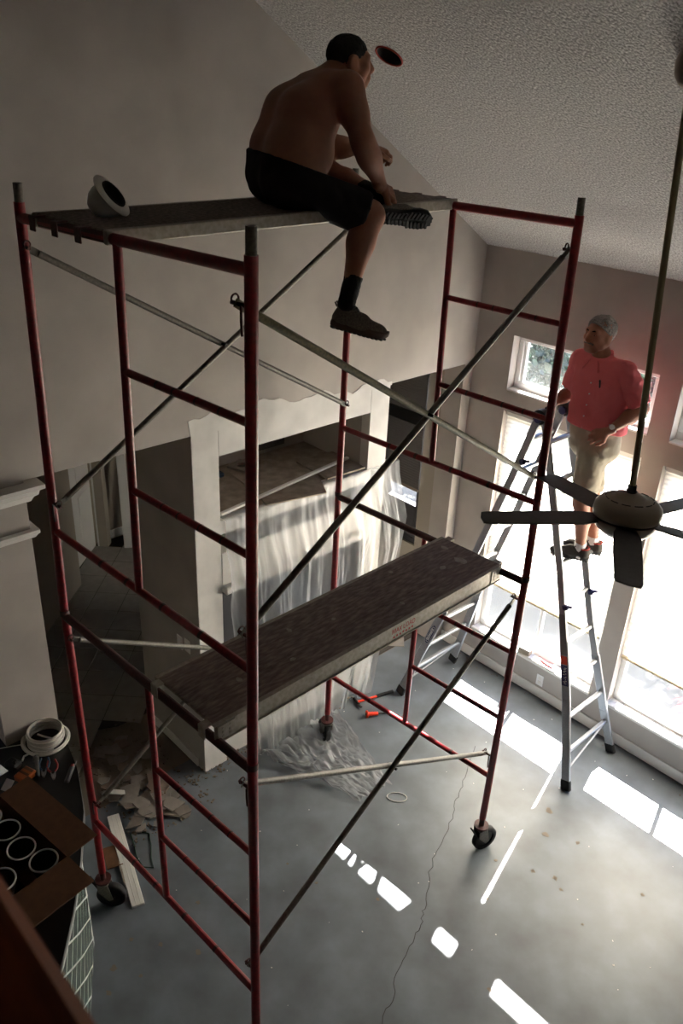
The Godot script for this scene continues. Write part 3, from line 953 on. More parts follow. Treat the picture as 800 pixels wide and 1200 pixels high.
# ================================================================ scaffold
func scaffold() -> void:
	var t := thing("scaffold_tower", "tall red rolling scaffold of stacked end frames with crossed braces", "scaffold", SC_AT, sc_basis)
	var V := func(u: float, h: float, v: float) -> Vector3: return Vector3(u, h, -v)
	# each end: [tier][leg0 bottom, leg0 top, legW bottom, legW top, stud bottom, stud top, bars...] as (u, h)
	var ends := [
		{"v": 0.0, "up": {"l0": [[-0.022, 2.30], [0.056, 4.40]], "lw": [[1.513, 2.26], [1.529, 4.40]], "stud": [[0.733, 2.79], [0.776, 4.345]],
			"top": [[0.053, 4.335], [1.528, 4.352]], "low": [[-0.004, 2.805], [1.516, 2.765]], "r": [[[0.764, 3.834], [1.524, 3.832]], [[0.748, 3.303], [1.517, 3.30]]], "pins": [[0.061, 4.475], [1.530, 4.488]]},
			"dn": {"l0": [[0.026, 0.31], [-0.019, 2.30]], "lw": [[1.522, 0.31], [1.513, 2.26]], "stud": [[0.757, 0.75], [0.744, 2.245]],
			"top": [[-0.018, 2.272], [1.513, 2.228]], "low": [[0.018, 0.765], [1.521, 0.705]], "r": [[[0.737, 1.707], [1.514, 1.705]], [[0.752, 1.220], [1.518, 1.210]]]}},
		{"v": SC_L, "up": {"l0": [[-0.008, 2.33], [0.015, 4.40]], "lw": [[1.540, 2.32], [1.503, 4.38]], "stud": [[0.771, 2.83], [0.746, 4.345]],
			"top": [[0.014, 4.345], [1.504, 4.340]], "low": [[-0.012, 2.828], [1.533, 2.816]], "r": [[[0.764, 3.848], [1.512, 3.843]], [[0.756, 3.333], [1.524, 3.322]]], "pins": [[0.016, 4.47], [1.499, 4.461]]},
			"dn": {"l0": [[-0.022, 0.31], [-0.008, 2.33]], "lw": [[1.517, 0.31], [1.540, 2.32]], "stud": [[0.760, 0.722], [0.775, 2.29]],
			"top": [[-0.006, 2.30], [1.538, 2.289]], "low": [[-0.026, 0.706], [1.521, 0.711]], "r": [[[0.774, 1.765], [1.535, 1.763]], [[0.772, 1.238], [1.527, 1.230]]]}}]
	for e in ends:
		for tier in ["up", "dn"]:
			var d: Dictionary = e[tier]
			var f := Node3D.new()
			f.name = "end_frame"
			t.add_child(f, true)
			var P := func(q: Array) -> Vector3: return V.call(q[0], q[1], e.v)
			for k in ["l0", "lw"]:
				var st := begin()
				cyl(st, P.call(d[k][0]), P.call(d[k][1]), 0.0235, -1.0, 14)
				put("leg", done(st), M.red_paint, f)
			var st2 := begin()
			cyl(st2, P.call(d.top[0]), P.call(d.top[1]), 0.0225, -1.0, 14)
			put("top_bar", done(st2), M.red_paint if tier == "up" else M.rusty_red, f)
			st2 = begin()
			cyl(st2, P.call(d.low[0]), P.call(d.low[1]), 0.019, -1.0, 12)
			put("bottom_bar", done(st2), M.red_paint, f)
			st2 = begin()
			cyl(st2, P.call(d.stud[0]), P.call(d.stud[1]), 0.0185, -1.0, 12)
			put("stud", done(st2), M.red_paint, f)
			for r in d.r:
				st2 = begin()
				cyl(st2, P.call(r[0]), P.call(r[1]), 0.0165, -1.0, 12)
				put("rung", done(st2), M.red_paint, f)
			# worn silvery rings where other scaffold clamps have sat
			st2 = begin()
			for r in [d.r[0], d.r[1], d.low]:
				for q in [0.28, 0.42, 0.6, 0.78]:
					var a: Vector3 = P.call(r[0])
					var b: Vector3 = P.call(r[1])
					var rad: float = 0.0197 if r == d.low else 0.0172
					cyl(st2, a.lerp(b, q), a.lerp(b, q + 0.012), rad, -1.0, 12)
			tag(put("worn_ring", done(st2), M.rusty_red, f), "", "", "", "stuff")
			if d.has("pins"):
				for k in 2:
					st2 = begin()
					var base: Vector3 = P.call(d["l0" if k == 0 else "lw"][1])
					cyl(st2, base - Vector3(0, 0.03, 0), P.call(d.pins[k]), 0.0195, -1.0, 12)
					put("coupling_pin", done(st2), M.galvanised, f)
			else:
				for k in ["l0", "lw"]:
					st2 = begin()
					cyl(st2, P.call(d[k][1]) - Vector3(0, 0.02, 0), P.call(d[k][1]) + Vector3(0, 0.012, 0), 0.0262, -1.0, 14)
					put("coupling_collar", done(st2), M.rusty_red, f)
	# cross braces: [u, (v, h) -> (v, h), material]
	var br := [
		[1.462, 0.0, 4.235, SC_L, 2.968, "yellow_zinc", 1.472, 1.505], [1.462, SC_L, 4.212, 0.0, 2.922, "galvanised", 1.460, 1.453],
		[0.055, 0.0, 4.215, SC_L, 2.999, "galvanised", 0.078, 0.033], [0.055, SC_L, 4.20, 0.0, 2.970, "galvanised", 0.06, 0.044],
		[1.466, 0.0, 2.104, SC_L, 0.885, "galvanised", 1.466, 1.476], [1.470, SC_L, 2.156, 0.0, 0.874, "galvanised", 1.478, 1.463],
		[0.03, 0.0, 2.132, SC_L, 0.91, "galvanised", 0.013, 0.03], [0.03, SC_L, 2.153, 0.0, 0.936, "galvanised", 0.012, 0.058]]
	for i in br.size():
		var b: Array = br[i]
		var off := 0.013 if i % 2 else -0.013
		var n := Node3D.new()
		n.name = "cross_brace"
		t.add_child(n, true)
		var a: Vector3 = V.call(b[6] + off, b[2], b[1])
		var c: Vector3 = V.call(b[7] + off, b[4], b[3])
		var d := (c - a).normalized()
		var st := begin()
		cyl(st, a + d * 0.06, c - d * 0.06, 0.0155, -1.0, 12)
		put("tube", done(st), M[b[5]], n)
		for k in 2:
			var e: Vector3 = a if k == 0 else c
			var s := 1.0 if k == 0 else -1.0
			st = begin()
			box(st, e + d * s * 0.035, Vector3(0.007, 0.095, 0.032), frame_flat(d), 0.003)
			put("flat_end", done(st), M[b[5]], n)
			# stud, toggle ring and hanging wire of the brace lock
			var inward := 1.0 if b[0] > 0.7 else -1.0
			st = begin()
			cyl(st, e + Vector3(inward * 0.05, 0, 0), e - Vector3(inward * 0.03, 0, 0), 0.008, -1.0, 8)
			tube(st, circle(e + Vector3(-inward * 0.012, 0.014, 0), 0.016, 14, Basis(Vector3.BACK, PI / 2)), 0.0036, 6, true)
			tube(st, [e + Vector3(inward * 0.03, 0.0, 0.01), e + Vector3(inward * 0.032, -0.05, 0.012), e + Vector3(inward * 0.034, -0.10, 0.01)], 0.005, 6)
			put("brace_lock", done(st), M.rusty_red, n)
		if i % 2 == 0:
			var m := (a + c) * 0.5
			st = begin()
			cyl(st, m - Vector3(0.022, 0, 0), m + Vector3(0.045, 0, 0), 0.008, -1.0, 8)
			put("middle_bolt", done(st), M.dark_steel, n)
	# casters
	var cs := [[0.026, 0.0, 0.75], [1.522, 0.0, 2.3], [-0.022, SC_L, 2.7], [1.517, SC_L, 1.25]]
	for k in 4:
		var n := Node3D.new()
		n.name = "caster"
		t.add_child(n, true)
		n.transform = Transform3D(Basis(Vector3.UP, cs[k][2]), V.call(cs[k][0], 0.0, cs[k][1]))
		var st := begin()
		cyl(st, Vector3(0, 0.232, 0), Vector3(0, 0.247, 0), 0.052, -1.0, 20)
		cyl(st, Vector3(0, 0.247, 0), Vector3(0, 0.33, 0), 0.019, -1.0, 12)
		cyl(st, Vector3(0, 0.212, 0), Vector3(0, 0.232, 0), 0.036, -1.0, 16)
		put("stem_plate", done(st), M.rusty_red, n)
		st = begin()
		for s in [-1, 1]:
			var poly := [Vector2(-0.035, 0.215), Vector2(0.035, 0.215), Vector2(0.062, 0.09), Vector2(0.035, 0.075), Vector2(-0.03, 0.15)]
			prism(st, poly, Transform3D(Basis.IDENTITY, Vector3(0, 0, s * 0.035 - 0.003)), 0.006)
		box(st, Vector3(0, 0.212, 0), Vector3(0.075, 0.008, 0.07), Basis.IDENTITY, 0.003)
		put("fork", done(st), M.galvanised, n)
		st = begin()
		var wx := Transform3D(Basis(Vector3.RIGHT, PI / 2), Vector3(0.045, 0.098, 0))
		lathe(st, [Vector2(0.066, -0.022), Vector2(0.088, -0.025), Vector2(0.098, -0.016), Vector2(0.098, 0.016), Vector2(0.088, 0.025), Vector2(0.066, 0.022)], wx, 28)
		put("tyre", done(st), M.rubber, n)
		st = begin()
		lathe(st, [Vector2(0.0, -0.024), Vector2(0.022, -0.027), Vector2(0.026, -0.012), Vector2(0.067, -0.010), Vector2(0.067, 0.010), Vector2(0.026, 0.012), Vector2(0.022, 0.027), Vector2(0.0, 0.024)], wx, 24, -1)
		put("hub", done(st), M.dark_steel, n)
		st = begin()
		box(st, Vector3(-0.062, 0.20, 0), Vector3(0.012, 0.11, 0.03), Basis(Vector3.BACK, 0.5), 0.004)
		box(st, Vector3(-0.03, 0.19, 0), Vector3(0.05, 0.01, 0.03), Basis(Vector3.BACK, -0.3), 0.003)
		put("brake_lever", done(st), M.dark_steel, n)

func frame_flat(d: Vector3) -> Basis:       # y along d, x staying across the scaffold
	var x := (Vector3.RIGHT - d * d.x).normalized()
	return Basis(x, d, x.cross(d))

func planks() -> void:
	# upper plank: weathered timber
	var t := thing("scaffold_plank", "weathered upper scaffold plank with a man sitting on its edge", "scaffold plank", sc(0.478, 4.375, SC_L * 0.5), sc_basis, "scaffold planks")
	var L := SC_L + 0.06
	put("deck", boxm(Vector3(0, -0.012, 0), Vector3(0.50, 0.024, L - 0.02), 0.004), M.wood_plank, t)
	for s in [-1, 1]: put("side_rail", boxm(Vector3(s * 0.262, -0.026, 0), Vector3(0.024, 0.056, L), 0.005), M.plank_rail, t)
	for z in [-1, 1]:
		put("end_bar", boxm(Vector3(0, -0.028, z * (L * 0.5 - 0.015)), Vector3(0.50, 0.045, 0.012), 0.003), M.rusty_red, t)
		for x in [-0.2, -0.03, 0.14]:
			var st := begin()
			box(st, Vector3(x, -0.004, z * (L * 0.5 + 0.012)), Vector3(0.045, 0.008, 0.055), Basis.IDENTITY, 0.003)
			box(st, Vector3(x, -0.030, z * (L * 0.5 + 0.038)), Vector3(0.045, 0.06, 0.007), Basis.IDENTITY, 0.003)
			put("hook", done(st), M.rusty_red, t)
	# lower plank: dark ply deck in aluminium rails
	var yaw := atan2(0.085, 2.14)
	var b := sc_basis * Basis(Vector3.UP, -yaw)
	t = thing("scaffold_plank", "lower scaffold plank with a dark worn deck and pale metal rails", "scaffold plank", sc(1.08, 2.325, SC_L * 0.5 + 0.01), b, "scaffold planks")
	L = SC_L + 0.03
	var dk := Node3D.new()
	for k in 3: put("deck_board", boxm(Vector3(-0.148 + 0.148 * k, -0.006 + 0.0012 * (k % 2), 0), Vector3(0.1465, 0.016, L - 0.01), 0.002), M.plank_deck, t)
	dk.free()
	for s in [-1, 1]:
		var st := begin()
		# channel: web with two lips
		box(st, Vector3(s * 0.236, -0.048, 0), Vector3(0.010, 0.098, L), Basis.IDENTITY, 0.002)
		box(st, Vector3(s * 0.228, -0.001, 0), Vector3(0.026, 0.007, L), Basis.IDENTITY, 0.002)
		box(st, Vector3(s * 0.240, -0.096, 0), Vector3(0.018, 0.007, L), Basis.IDENTITY, 0.002)
		var rail := put("side_rail", done(st), M.plank_rail, t)
		if s > 0:
			var txt := TextMesh.new()
			var fnt := SystemFont.new()
			fnt.font_names = PackedStringArray(["Droid Sans"])
			txt.font = fnt
			txt.text = "MAX LOAD"
			txt.font_size = 32
			txt.pixel_size = 0.00125
			txt.depth = 0.001
			txt.curve_step = 2.0
			var o := put("lettering", txt, M.print_red, rail)
			o.transform = Transform3D(Basis(Vector3.UP, PI / 2), Vector3(0.2415, -0.034, -0.18))
			st = begin()
			var r := RandomNumberGenerator.new()
			r.seed = 2
			for k in 7: box(st, Vector3(0.2412, -0.070 + r.randf_range(-0.003, 0.003), -0.255 + 0.025 * k), Vector3(0.001, 0.012, 0.013))
			put("worn_print", done(st), M.print_red, rail, "second line of red print, worn to marks")
		for z in [-1, 1]:
			st = begin()
			box(st, Vector3(s * 0.2435, -0.045, z * (L * 0.5 - 0.06)), Vector3(0.005, 0.085, 0.10), Basis.IDENTITY, 0.002)
			for k in 6: cyl(st, Vector3(s * 0.244, -0.022 - 0.023 * (k % 3), z * (L * 0.5 - 0.04 - 0.04 * (k / 3))), Vector3(s * 0.249, -0.022 - 0.023 * (k % 3), z * (L * 0.5 - 0.04 - 0.04 * (k / 3))), 0.006, -1.0, 8)
			put("rivet_plate", done(st), M.plank_rail, rail)
	for z in [-1, 1]:
		for x in [-0.19, 0.19]:
			var st := begin()
			box(st, Vector3(x, -0.004, z * (L * 0.5 + 0.005)), Vector3(0.05, 0.01, 0.07), Basis.IDENTITY, 0.003)
			box(st, Vector3(x, -0.035, z * (L * 0.5 + 0.037)), Vector3(0.05, 0.07, 0.008), Basis.IDENTITY, 0.003)
			put("hook", done(st), M.plank_rail, t)
	# plaster smudges on the deck
	var st3 := begin()
	for q in [[0.04, -0.93, 0.055, 0.035], [-0.13, -0.98, 0.03, 0.02], [0.02, -0.78, 0.02, 0.03], [-0.1, 0.35, 0.02, 0.012], [0.1, 0.5, 0.015, 0.02], [-0.02, 0.1, 0.012, 0.018], [0.12, -0.3, 0.02, 0.012], [-0.15, -0.5, 0.016, 0.016], [0.05, 0.8, 0.02, 0.014]]:
		var pts := []
		for i in 10: pts.append(Vector2(q[0] + cos(TAU * i / 10.0) * q[2] * rng.randf_range(0.6, 1.1), q[1] + sin(TAU * i / 10.0) * q[3] * rng.randf_range(0.6, 1.1)))
		prism(st3, pts, flat_xf(0.003), 0.0015)
	tag(put("plaster_smudge", done(st3), M.plank_rail, t, "dried grey plaster smudges on the deck"), "", "", "", "stuff")

func eyeball_trim_thing(label: String, at: Vector3, b: Basis) -> void:
	var t := thing("eyeball_light_trim", label, "light trim", at, b)
	var st := begin()
	lathe(st, [Vector2(0.086, 0.0), Vector2(0.095, 0.004), Vector2(0.095, 0.008), Vector2(0.066, 0.017), Vector2(0.058, 0.016)], Transform3D.IDENTITY, 32)
	lathe(st, [Vector2(0.086, 0.0), Vector2(0.060, -0.002), Vector2(0.056, 0.010), Vector2(0.058, 0.016)], Transform3D.IDENTITY, 32)
	put("flange", done(st), M.white_trim, t)
	st = begin()
	lathe(st, [Vector2(0.066, 0.0), Vector2(0.072, -0.03), Vector2(0.066, -0.06), Vector2(0.045, -0.088), Vector2(0.0, -0.098)], Transform3D.IDENTITY, 28)
	put("ball", done(st), M.vinyl, t)
	st = begin()
	lathe(st, [Vector2(0.054, 0.018), Vector2(0.050, 0.0), Vector2(0.035, -0.04), Vector2(0.0, -0.05)], Transform3D.IDENTITY, 24)
	lathe(st, [Vector2(0.054, 0.018), Vector2(0.058, 0.024), Vector2(0.060, 0.016)], Transform3D.IDENTITY, 24)
	put("baffle", done(st), M.black, t)
	st = begin()
	cyl(st, Vector3(0.03, -0.10, 0), Vector3(0.045, -0.07, 0.01), 0.014, -1.0, 10)
	put("socket", done(st), M.black, t)

# ================================================================ ladder
func ladder() -> void:
	var t := thing("step_ladder", "silver aluminium folding ladder standing open by the windows", "ladder")
	var H := 2.86
	# rails: [points from foot to hinge]
	var rails := [
		[Vector3(1.995, 0.02, 0.785), Vector3(1.79, 0.73, 0.675), Vector3(1.655, 1.19, 0.635), Vector3(1.50, 1.72, 0.61), Vector3(1.20, 2.75, 0.63), Vector3(1.165, H, 0.64)],
		[Vector3(2.0, 0.02, 0.125), Vector3(1.88, 0.41, 0.175), Vector3(1.735, 0.92, 0.235), Vector3(1.64, 1.24, 0.268), Vector3(1.50, 1.72, 0.275), Vector3(1.165, H, 0.33)],
		[Vector3(0.325, 0.02, 0.945), Vector3(0.48, 0.555, 0.87), Vector3(0.61, 1.0, 0.80), Vector3(0.79, 1.62, 0.715), Vector3(1.0, 2.34, 0.685), Vector3(1.145, H, 0.68)],
		[Vector3(0.335, 0.04, 0.225), Vector3(0.475, 0.52, 0.285), Vector3(0.60, 0.95, 0.345), Vector3(0.715, 1.36, 0.365), Vector3(0.875, 1.90, 0.36), Vector3(1.145, H, 0.375)]]
	for k in 4:
		var p: Array = rails[k]
		var st := begin()
		for i in p.size() - 1:
			var a: Vector3 = p[i]
			var b: Vector3 = p[i + 1]
			var d := (b - a).normalized()
			var z := (Vector3.BACK - d * d.z).normalized()
			var x := d.cross(z)
			var w := 0.072 if i < 2 else 0.058
			box(st, (a + b) * 0.5, Vector3(w, a.distance_to(b) + 0.004, 0.024), Basis(x, d, z), 0.004)
		put("rail", done(st), M.aluminium, t)
		st = begin()
		var f: Vector3 = p[0]
		var dd: Vector3 = (p[1] - p[0]).normalized()
		var zz := (Vector3.BACK - dd * dd.z).normalized()
		box(st, f + dd * 0.035 + Vector3(0, -0.004, 0), Vector3(0.084, 0.09, 0.036), Basis(dd.cross(zz), dd, zz), 0.008)
		put("rubber_foot", done(st), M.rubber, t)
	var on := func(p: Array, y: float) -> Vector3:
		for i in p.size() - 1:
			if y <= p[i + 1].y: return p[i].lerp(p[i + 1], (y - p[i].y) / (p[i + 1].y - p[i].y))
		return p[p.size() - 1]
	for side in 2:
		for y in [0.31, 0.58, 0.87, 1.17, 1.48, 1.785, 2.09, 2.39, 2.68]:
			var a: Vector3 = on.call(rails[side * 2], y)
			var b: Vector3 = on.call(rails[side * 2 + 1], y)
			var d := (b - a).normalized()
			var x := Vector3.UP.cross(d).normalized()
			var st := begin()
			box(st, (a + b) * 0.5, Vector3(0.034, 0.030, a.distance_to(b)), Basis(x, d.cross(x), d), 0.006)
			put("rung", done(st), M.aluminium, t)
		var a2: Vector3 = on.call(rails[side * 2], 0.16)
		var b2: Vector3 = on.call(rails[side * 2 + 1], 0.30)
		var st2 := begin()
		tube(st2, [a2, b2], 0.008, 8)
		put("foot_brace", done(st2), M.aluminium, t)
	# hinges with blue locks, blue adjuster knobs
	for q in [Vector3(1.155, H + 0.01, 0.66), Vector3(1.155, H + 0.01, 0.352)]:
		var st := begin()
		cyl(st, q - Vector3(0, 0, 0.03), q + Vector3(0, 0, 0.03), 0.055, -1.0, 20)
		put("hinge", done(st), M.grey_panel, t)
		st = begin()
		cyl(st, q + Vector3(0, -0.01, 0.03), q + Vector3(0, -0.01, 0.048), 0.03, -1.0, 14)
		put("hinge_lock", done(st), M.knob_blue, t)
	for q in [on.call(rails[0], 1.47), on.call(rails[1], 1.47), on.call(rails[2], 2.5), on.call(rails[2], 1.52)]:
		var st := begin()
		box(st, q + Vector3(0.035, 0, 0.01), Vector3(0.05, 0.045, 0.035), Basis(Vector3.BACK, 0.4), 0.01)
		cyl(st, q + Vector3(0.05, 0.01, 0.0), q + Vector3(0.085, 0.02, 0.0), 0.012, -1.0, 10)
		put("adjuster_knob", done(st), M.knob_blue, t)
	# stickers on the outer face of the near right rail
	var stick := func(y0: float, y1: float, m: Material) -> void:
		var a: Vector3 = on.call(rails[0], y0)
		var b: Vector3 = on.call(rails[0], y1)
		var d := (b - a).normalized()
		var z := (Vector3.BACK - d * d.z).normalized()
		var st := begin()
		box(st, (a + b) * 0.5 + z * 0.0128, Vector3(0.056, a.distance_to(b), 0.0012), Basis(d.cross(z), d, z))
		put("sticker", done(st), m, t)
	stick.call(1.01, 1.075, M.label_orange)
	stick.call(0.84, 1.005, M.label_blue)
	stick.call(1.085, 1.40, M.label_grey)
	var r := RandomNumberGenerator.new()
	r.seed = 5
	var st5 := begin()
	for i in 12:
		var y := 0.86 + 0.0115 * i
		var a: Vector3 = on.call(rails[0], y)
		box(st5, a + Vector3(r.randf_range(-0.012, 0.012), 0, 0.0140), Vector3(r.randf_range(0.006, 0.022), 0.004, 0.001), Basis(Vector3.BACK, 0.25))
	put("sticker_print", done(st5), M.label_white, t, "rows of tiny white print on the blue sticker")
	# blue oval maker's badge on the near left rail
	var a3: Vector3 = on.call(rails[2], 0.62)
	var b3: Vector3 = on.call(rails[2], 0.84)
	var d3 := (b3 - a3).normalized()
	var z3 := (Vector3.BACK - d3 * d3.z).normalized()
	var bb := Basis(d3.cross(z3), d3, z3)
	var o3 := (a3 + b3) * 0.5 + z3 * 0.0125
	for k in 3:
		var st := begin()
		var pl := []
		var s: float = [1.0, 0.86, 0.80][k]
		for i in 28: pl.append(Vector2(cos(TAU * i / 28.0) * 0.027 * s, sin(TAU * i / 28.0) * 0.10 * s))
		prism(st, pl, Transform3D(bb, o3), 0.001 + 0.0006 * k)
		put("badge", done(st), [M.label_blue, M.label_white, M.label_blue][k], t)
	var tx := TextMesh.new()
	var fo := SystemFont.new()
	fo.font_names = PackedStringArray(["Droid Sans"])
	fo.font_weight = 700
	tx.font = fo
	tx.text = "WERNER"
	tx.font_size = 28
	tx.pixel_size = 0.00115
	tx.depth = 0.001
	tx.curve_step = 2.0
	var tt := put("badge_lettering", tx, M.label_white, t)
	tt.transform = Transform3D(bb * Basis(Vector3.BACK, PI / 2), o3 + z3 * 0.0026)

# ================================================================ ceiling fan
func fan() -> void:
	var hub := Vector3(2.575, 3.085, 2.032)
	var top := Vector3(2.385, 5.06, 1.935)
	var t := thing("ceiling_fan", "dark bronze five-blade ceiling fan on a very long downrod", "ceiling fan", hub)
	var tilt := Basis.IDENTITY
	var nrm := Vector3(-0.054, 1.0, -0.07).normalized()
	var xax := (Vector3.RIGHT - nrm * nrm.x).normalized()
	tilt = Basis(xax, nrm, xax.cross(nrm))
	var T := Transform3D(tilt, Vector3.ZERO)
	var st := begin()
	lathe(st, [Vector2(0.0, -0.105), Vector2(0.055, -0.103), Vector2(0.105, -0.085), Vector2(0.140, -0.055), Vector2(0.155, -0.02), Vector2(0.157, -0.006)], T, 40)
	put("switch_housing", done(st), M.fan_metal, t)
	st = begin()
	lathe(st, [Vector2(0.150, -0.006), Vector2(0.150, 0.004)], T, 40)
	put("seam", done(st), M.black, t)
	st = begin()
	lathe(st, [Vector2(0.150, 0.004), Vector2(0.160, 0.006), Vector2(0.163, 0.03), Vector2(0.158, 0.062), Vector2(0.135, 0.088), Vector2(0.105, 0.098), Vector2(0.075, 0.101), Vector2(0.068, 0.112), Vector2(0.038, 0.122), Vector2(0.022, 0.126), Vector2(0.0, 0.126)], T, 40)
	put("motor_housing", done(st), M.fan_metal, t)
	st = begin()
	for i in 12:
		var a0 := TAU * i / 12.0
		var pts := []
		for k in 6:
			var a := a0 + 0.36 * k / 5.0
			pts.append(T * Vector3(cos(a) * 0.113, 0.0965, sin(a) * 0.113))
		tube(st, pts, 0.003, 5)
	put("vent_slot", done(st), M.black, t)
	st = begin()
	cyl(st, T * Vector3(0, 0.118, 0), T * Vector3(0, 0.165, 0), 0.021, -1.0, 16)
	box(st, T * Vector3(0.0, 0.135, 0), Vector3(0.05, 0.012, 0.012), tilt)
	put("coupling", done(st), M.black, t)
	st = begin()
	tube(st, [T * Vector3(0, 0.15, 0), top - hub + Vector3(0, -0.02, 0)], 0.0155, 16)
	put("downrod", done(st), M.rod_metal, t)
	var cn := Vector3(0, 1, -SLOPE).normalized()
	st = begin()
	lathe(st, [Vector2(0.0, -0.10), Vector2(0.025, -0.095), Vector2(0.055, -0.065), Vector2(0.072, -0.02), Vector2(0.074, 0.03)], Transform3D(Basis(Vector3.RIGHT, cn, Vector3.RIGHT.cross(cn)), Vector3(2.39, ceil_y(1.93) - 0.02, 1.93) - hub), 28)
	put("canopy", done(st), M.fan_metal, t)
	for k in 5:
		var a := deg_to_rad(59.7 + 72.0 * k)
		var b := tilt * Basis(Vector3.UP, -a) * Basis(Vector3.BACK, -0.048)
		st = begin()
		box(st, b * Vector3(0.165, -0.012, 0), Vector3(0.10, 0.008, 0.05), b * Basis(Vector3.RIGHT, -0.11), 0.003)
		box(st, b * Vector3(0.215, -0.006, 0), Vector3(0.06, 0.006, 0.10), b * Basis(Vector3.RIGHT, -0.11), 0.003)
		put("blade_iron", done(st), M.fan_metal, t)
		st = begin()
		var poly := [Vector2(0.15, -0.045), Vector2(0.22, -0.066), Vector2(0.45, -0.066), Vector2(0.68, -0.060), Vector2(0.706, -0.052), Vector2(0.712, 0.0), Vector2(0.700, 0.052), Vector2(0.67, 0.058), Vector2(0.42, 0.064), Vector2(0.22, 0.062), Vector2(0.15, 0.045)]
		prism(st, poly, Transform3D(b * Basis(Vector3.RIGHT, -0.11) * Basis(Vector3.RIGHT, PI / 2), Vector3.ZERO), 0.007)
		put("blade", done(st), M.fan_blade, t)

# ================================================================ bar counter and what lies on it
func bar_line() -> Array:      # room-side edge of the top, from the column outwards (x, z)
	var c := Curve2D.new()
	var pts := []
	var key := [Vector2(-0.10, 3.93), Vector2(0.077, 3.955), Vector2(0.442, 4.036), Vector2(0.775, 4.162), Vector2(1.134, 4.370), Vector2(1.346, 4.515), Vector2(1.564, 4.681), Vector2(1.80, 4.90), Vector2(1.98, 5.12)]
	for i in key.size():
		var a: Vector2 = key[maxi(i - 1, 0)]
		var b: Vector2 = key[mini(i + 1, key.size() - 1)]
		c.add_point(key[i], -(b - a) / 6.0, (b - a) / 6.0)
	for i in 41: pts.append(c.sample_baked(c.get_baked_length() * i / 40.0))
	return pts

func bar() -> void:
	var t := thing("bar_counter", "curved kitchen bar with a black top and a pale green tiled front", "counter")
	var line := bar_line()
	var top := line.duplicate()
	for q in [Vector2(1.55, 5.34), Vector2(1.05, 4.98), Vector2(0.55, 4.72), Vector2(-0.33, 4.66), Vector2(-0.33, 3.92)]: top.append(q)
	var st := begin()
	prism(st, top, flat_xf(1.10), 0.032)
	put("counter_top", done(st), M.black_top, t)
	# body set back under the edge
	var inner := []
	for i in line.size():
		var d: Vector2 = (line[mini(i + 1, 40)] - line[maxi(i - 1, 0)]).normalized()
		inner.append(line[i] + Vector2(-d.y, d.x) * 0.045)
	st = begin()
	var rows := []
	for y in [0.0, 1.10]:
		var row := []
		for q in inner: row.append(Vector3(q.x, y, q.y))
		rows.append(row)
	sheet(st, rows, 1)
	var back := []
	for y in [0.0, 1.10]:
		var row := []
		for q in inner:
			row.append(Vector3(q.x - 0.12, y, q.y + 0.2))
		back.append(row)
	sheet(st, back, 1)
	put("tile_backing", done(st), M.pale_grout, t)
	# diamond tiles
	var len_ := [0.0]
	for i in 40: len_.append(len_[i] + inner[i].distance_to(inner[i + 1]))
	var at := func(s: float) -> Array:
		s = clampf(s, 0.0, len_[40])
		for i in 40:
			if s <= len_[i + 1] + 1e-6:
				var d: Vector2 = (inner[i + 1] - inner[i]).normalized()
				return [inner[i].lerp(inner[i + 1], (s - len_[i]) / (len_[i + 1] - len_[i])), Vector2(d.y, -d.x)]
		return [inner[40], Vector2(0, -1)]
	var w := 0.098
	for i in range(1, int(len_[40] / w)):
		for j in range(0, 12):
			if (i + j) % 2: continue
			var s := i * w
			var y := 0.02 + j * 0.098
			if s < 0.25: continue
			var hw := w - 0.008
			st = begin()
			st.set_smooth_group(-1)
			var c: Array = at.call(s)
			var lift := 0.0012
			var P := func(ds: float, dy: float, e: float) -> Vector3:
				var q: Array = at.call(s + ds)
				return Vector3(q[0].x + q[1].x * e, clampf(y + dy, 0.004, 1.095), q[0].y + q[1].y * e)
			var ring := [[-hw, 0.0], [0.0, hw], [hw, 0.0], [0.0, -hw]]
			var mid: Vector3 = P.call(0.0, 0.0, lift)
			for k in 4:
				var a: Array = ring[k]
				var b: Array = ring[(k + 1) % 4]
				var ai: Vector3 = P.call(a[0] * 0.95, a[1] * 0.95, lift)
				var bi: Vector3 = P.call(b[0] * 0.95, b[1] * 0.95, lift)
				tri(st, mid, ai, bi)
				quad(st, ai, P.call(a[0], a[1], 0.0), P.call(b[0], b[1], 0.0), bi)
			put("tile", done(st), M.green_glass_tile, t)
	put("end_panel", boxm(Vector3(-0.17, 0.55, 4.32), Vector3(0.28, 1.10, 0.66), 0.004), M.wall_paint, t)
	# thin metal edge under the top
	st = begin()
	var eg := []
	for q in line: eg.append(Vector3(q.x, 1.096, q.y))
	tube(st, eg, 0.006, 6)
	put("edge_strip", done(st), M.steel, t)

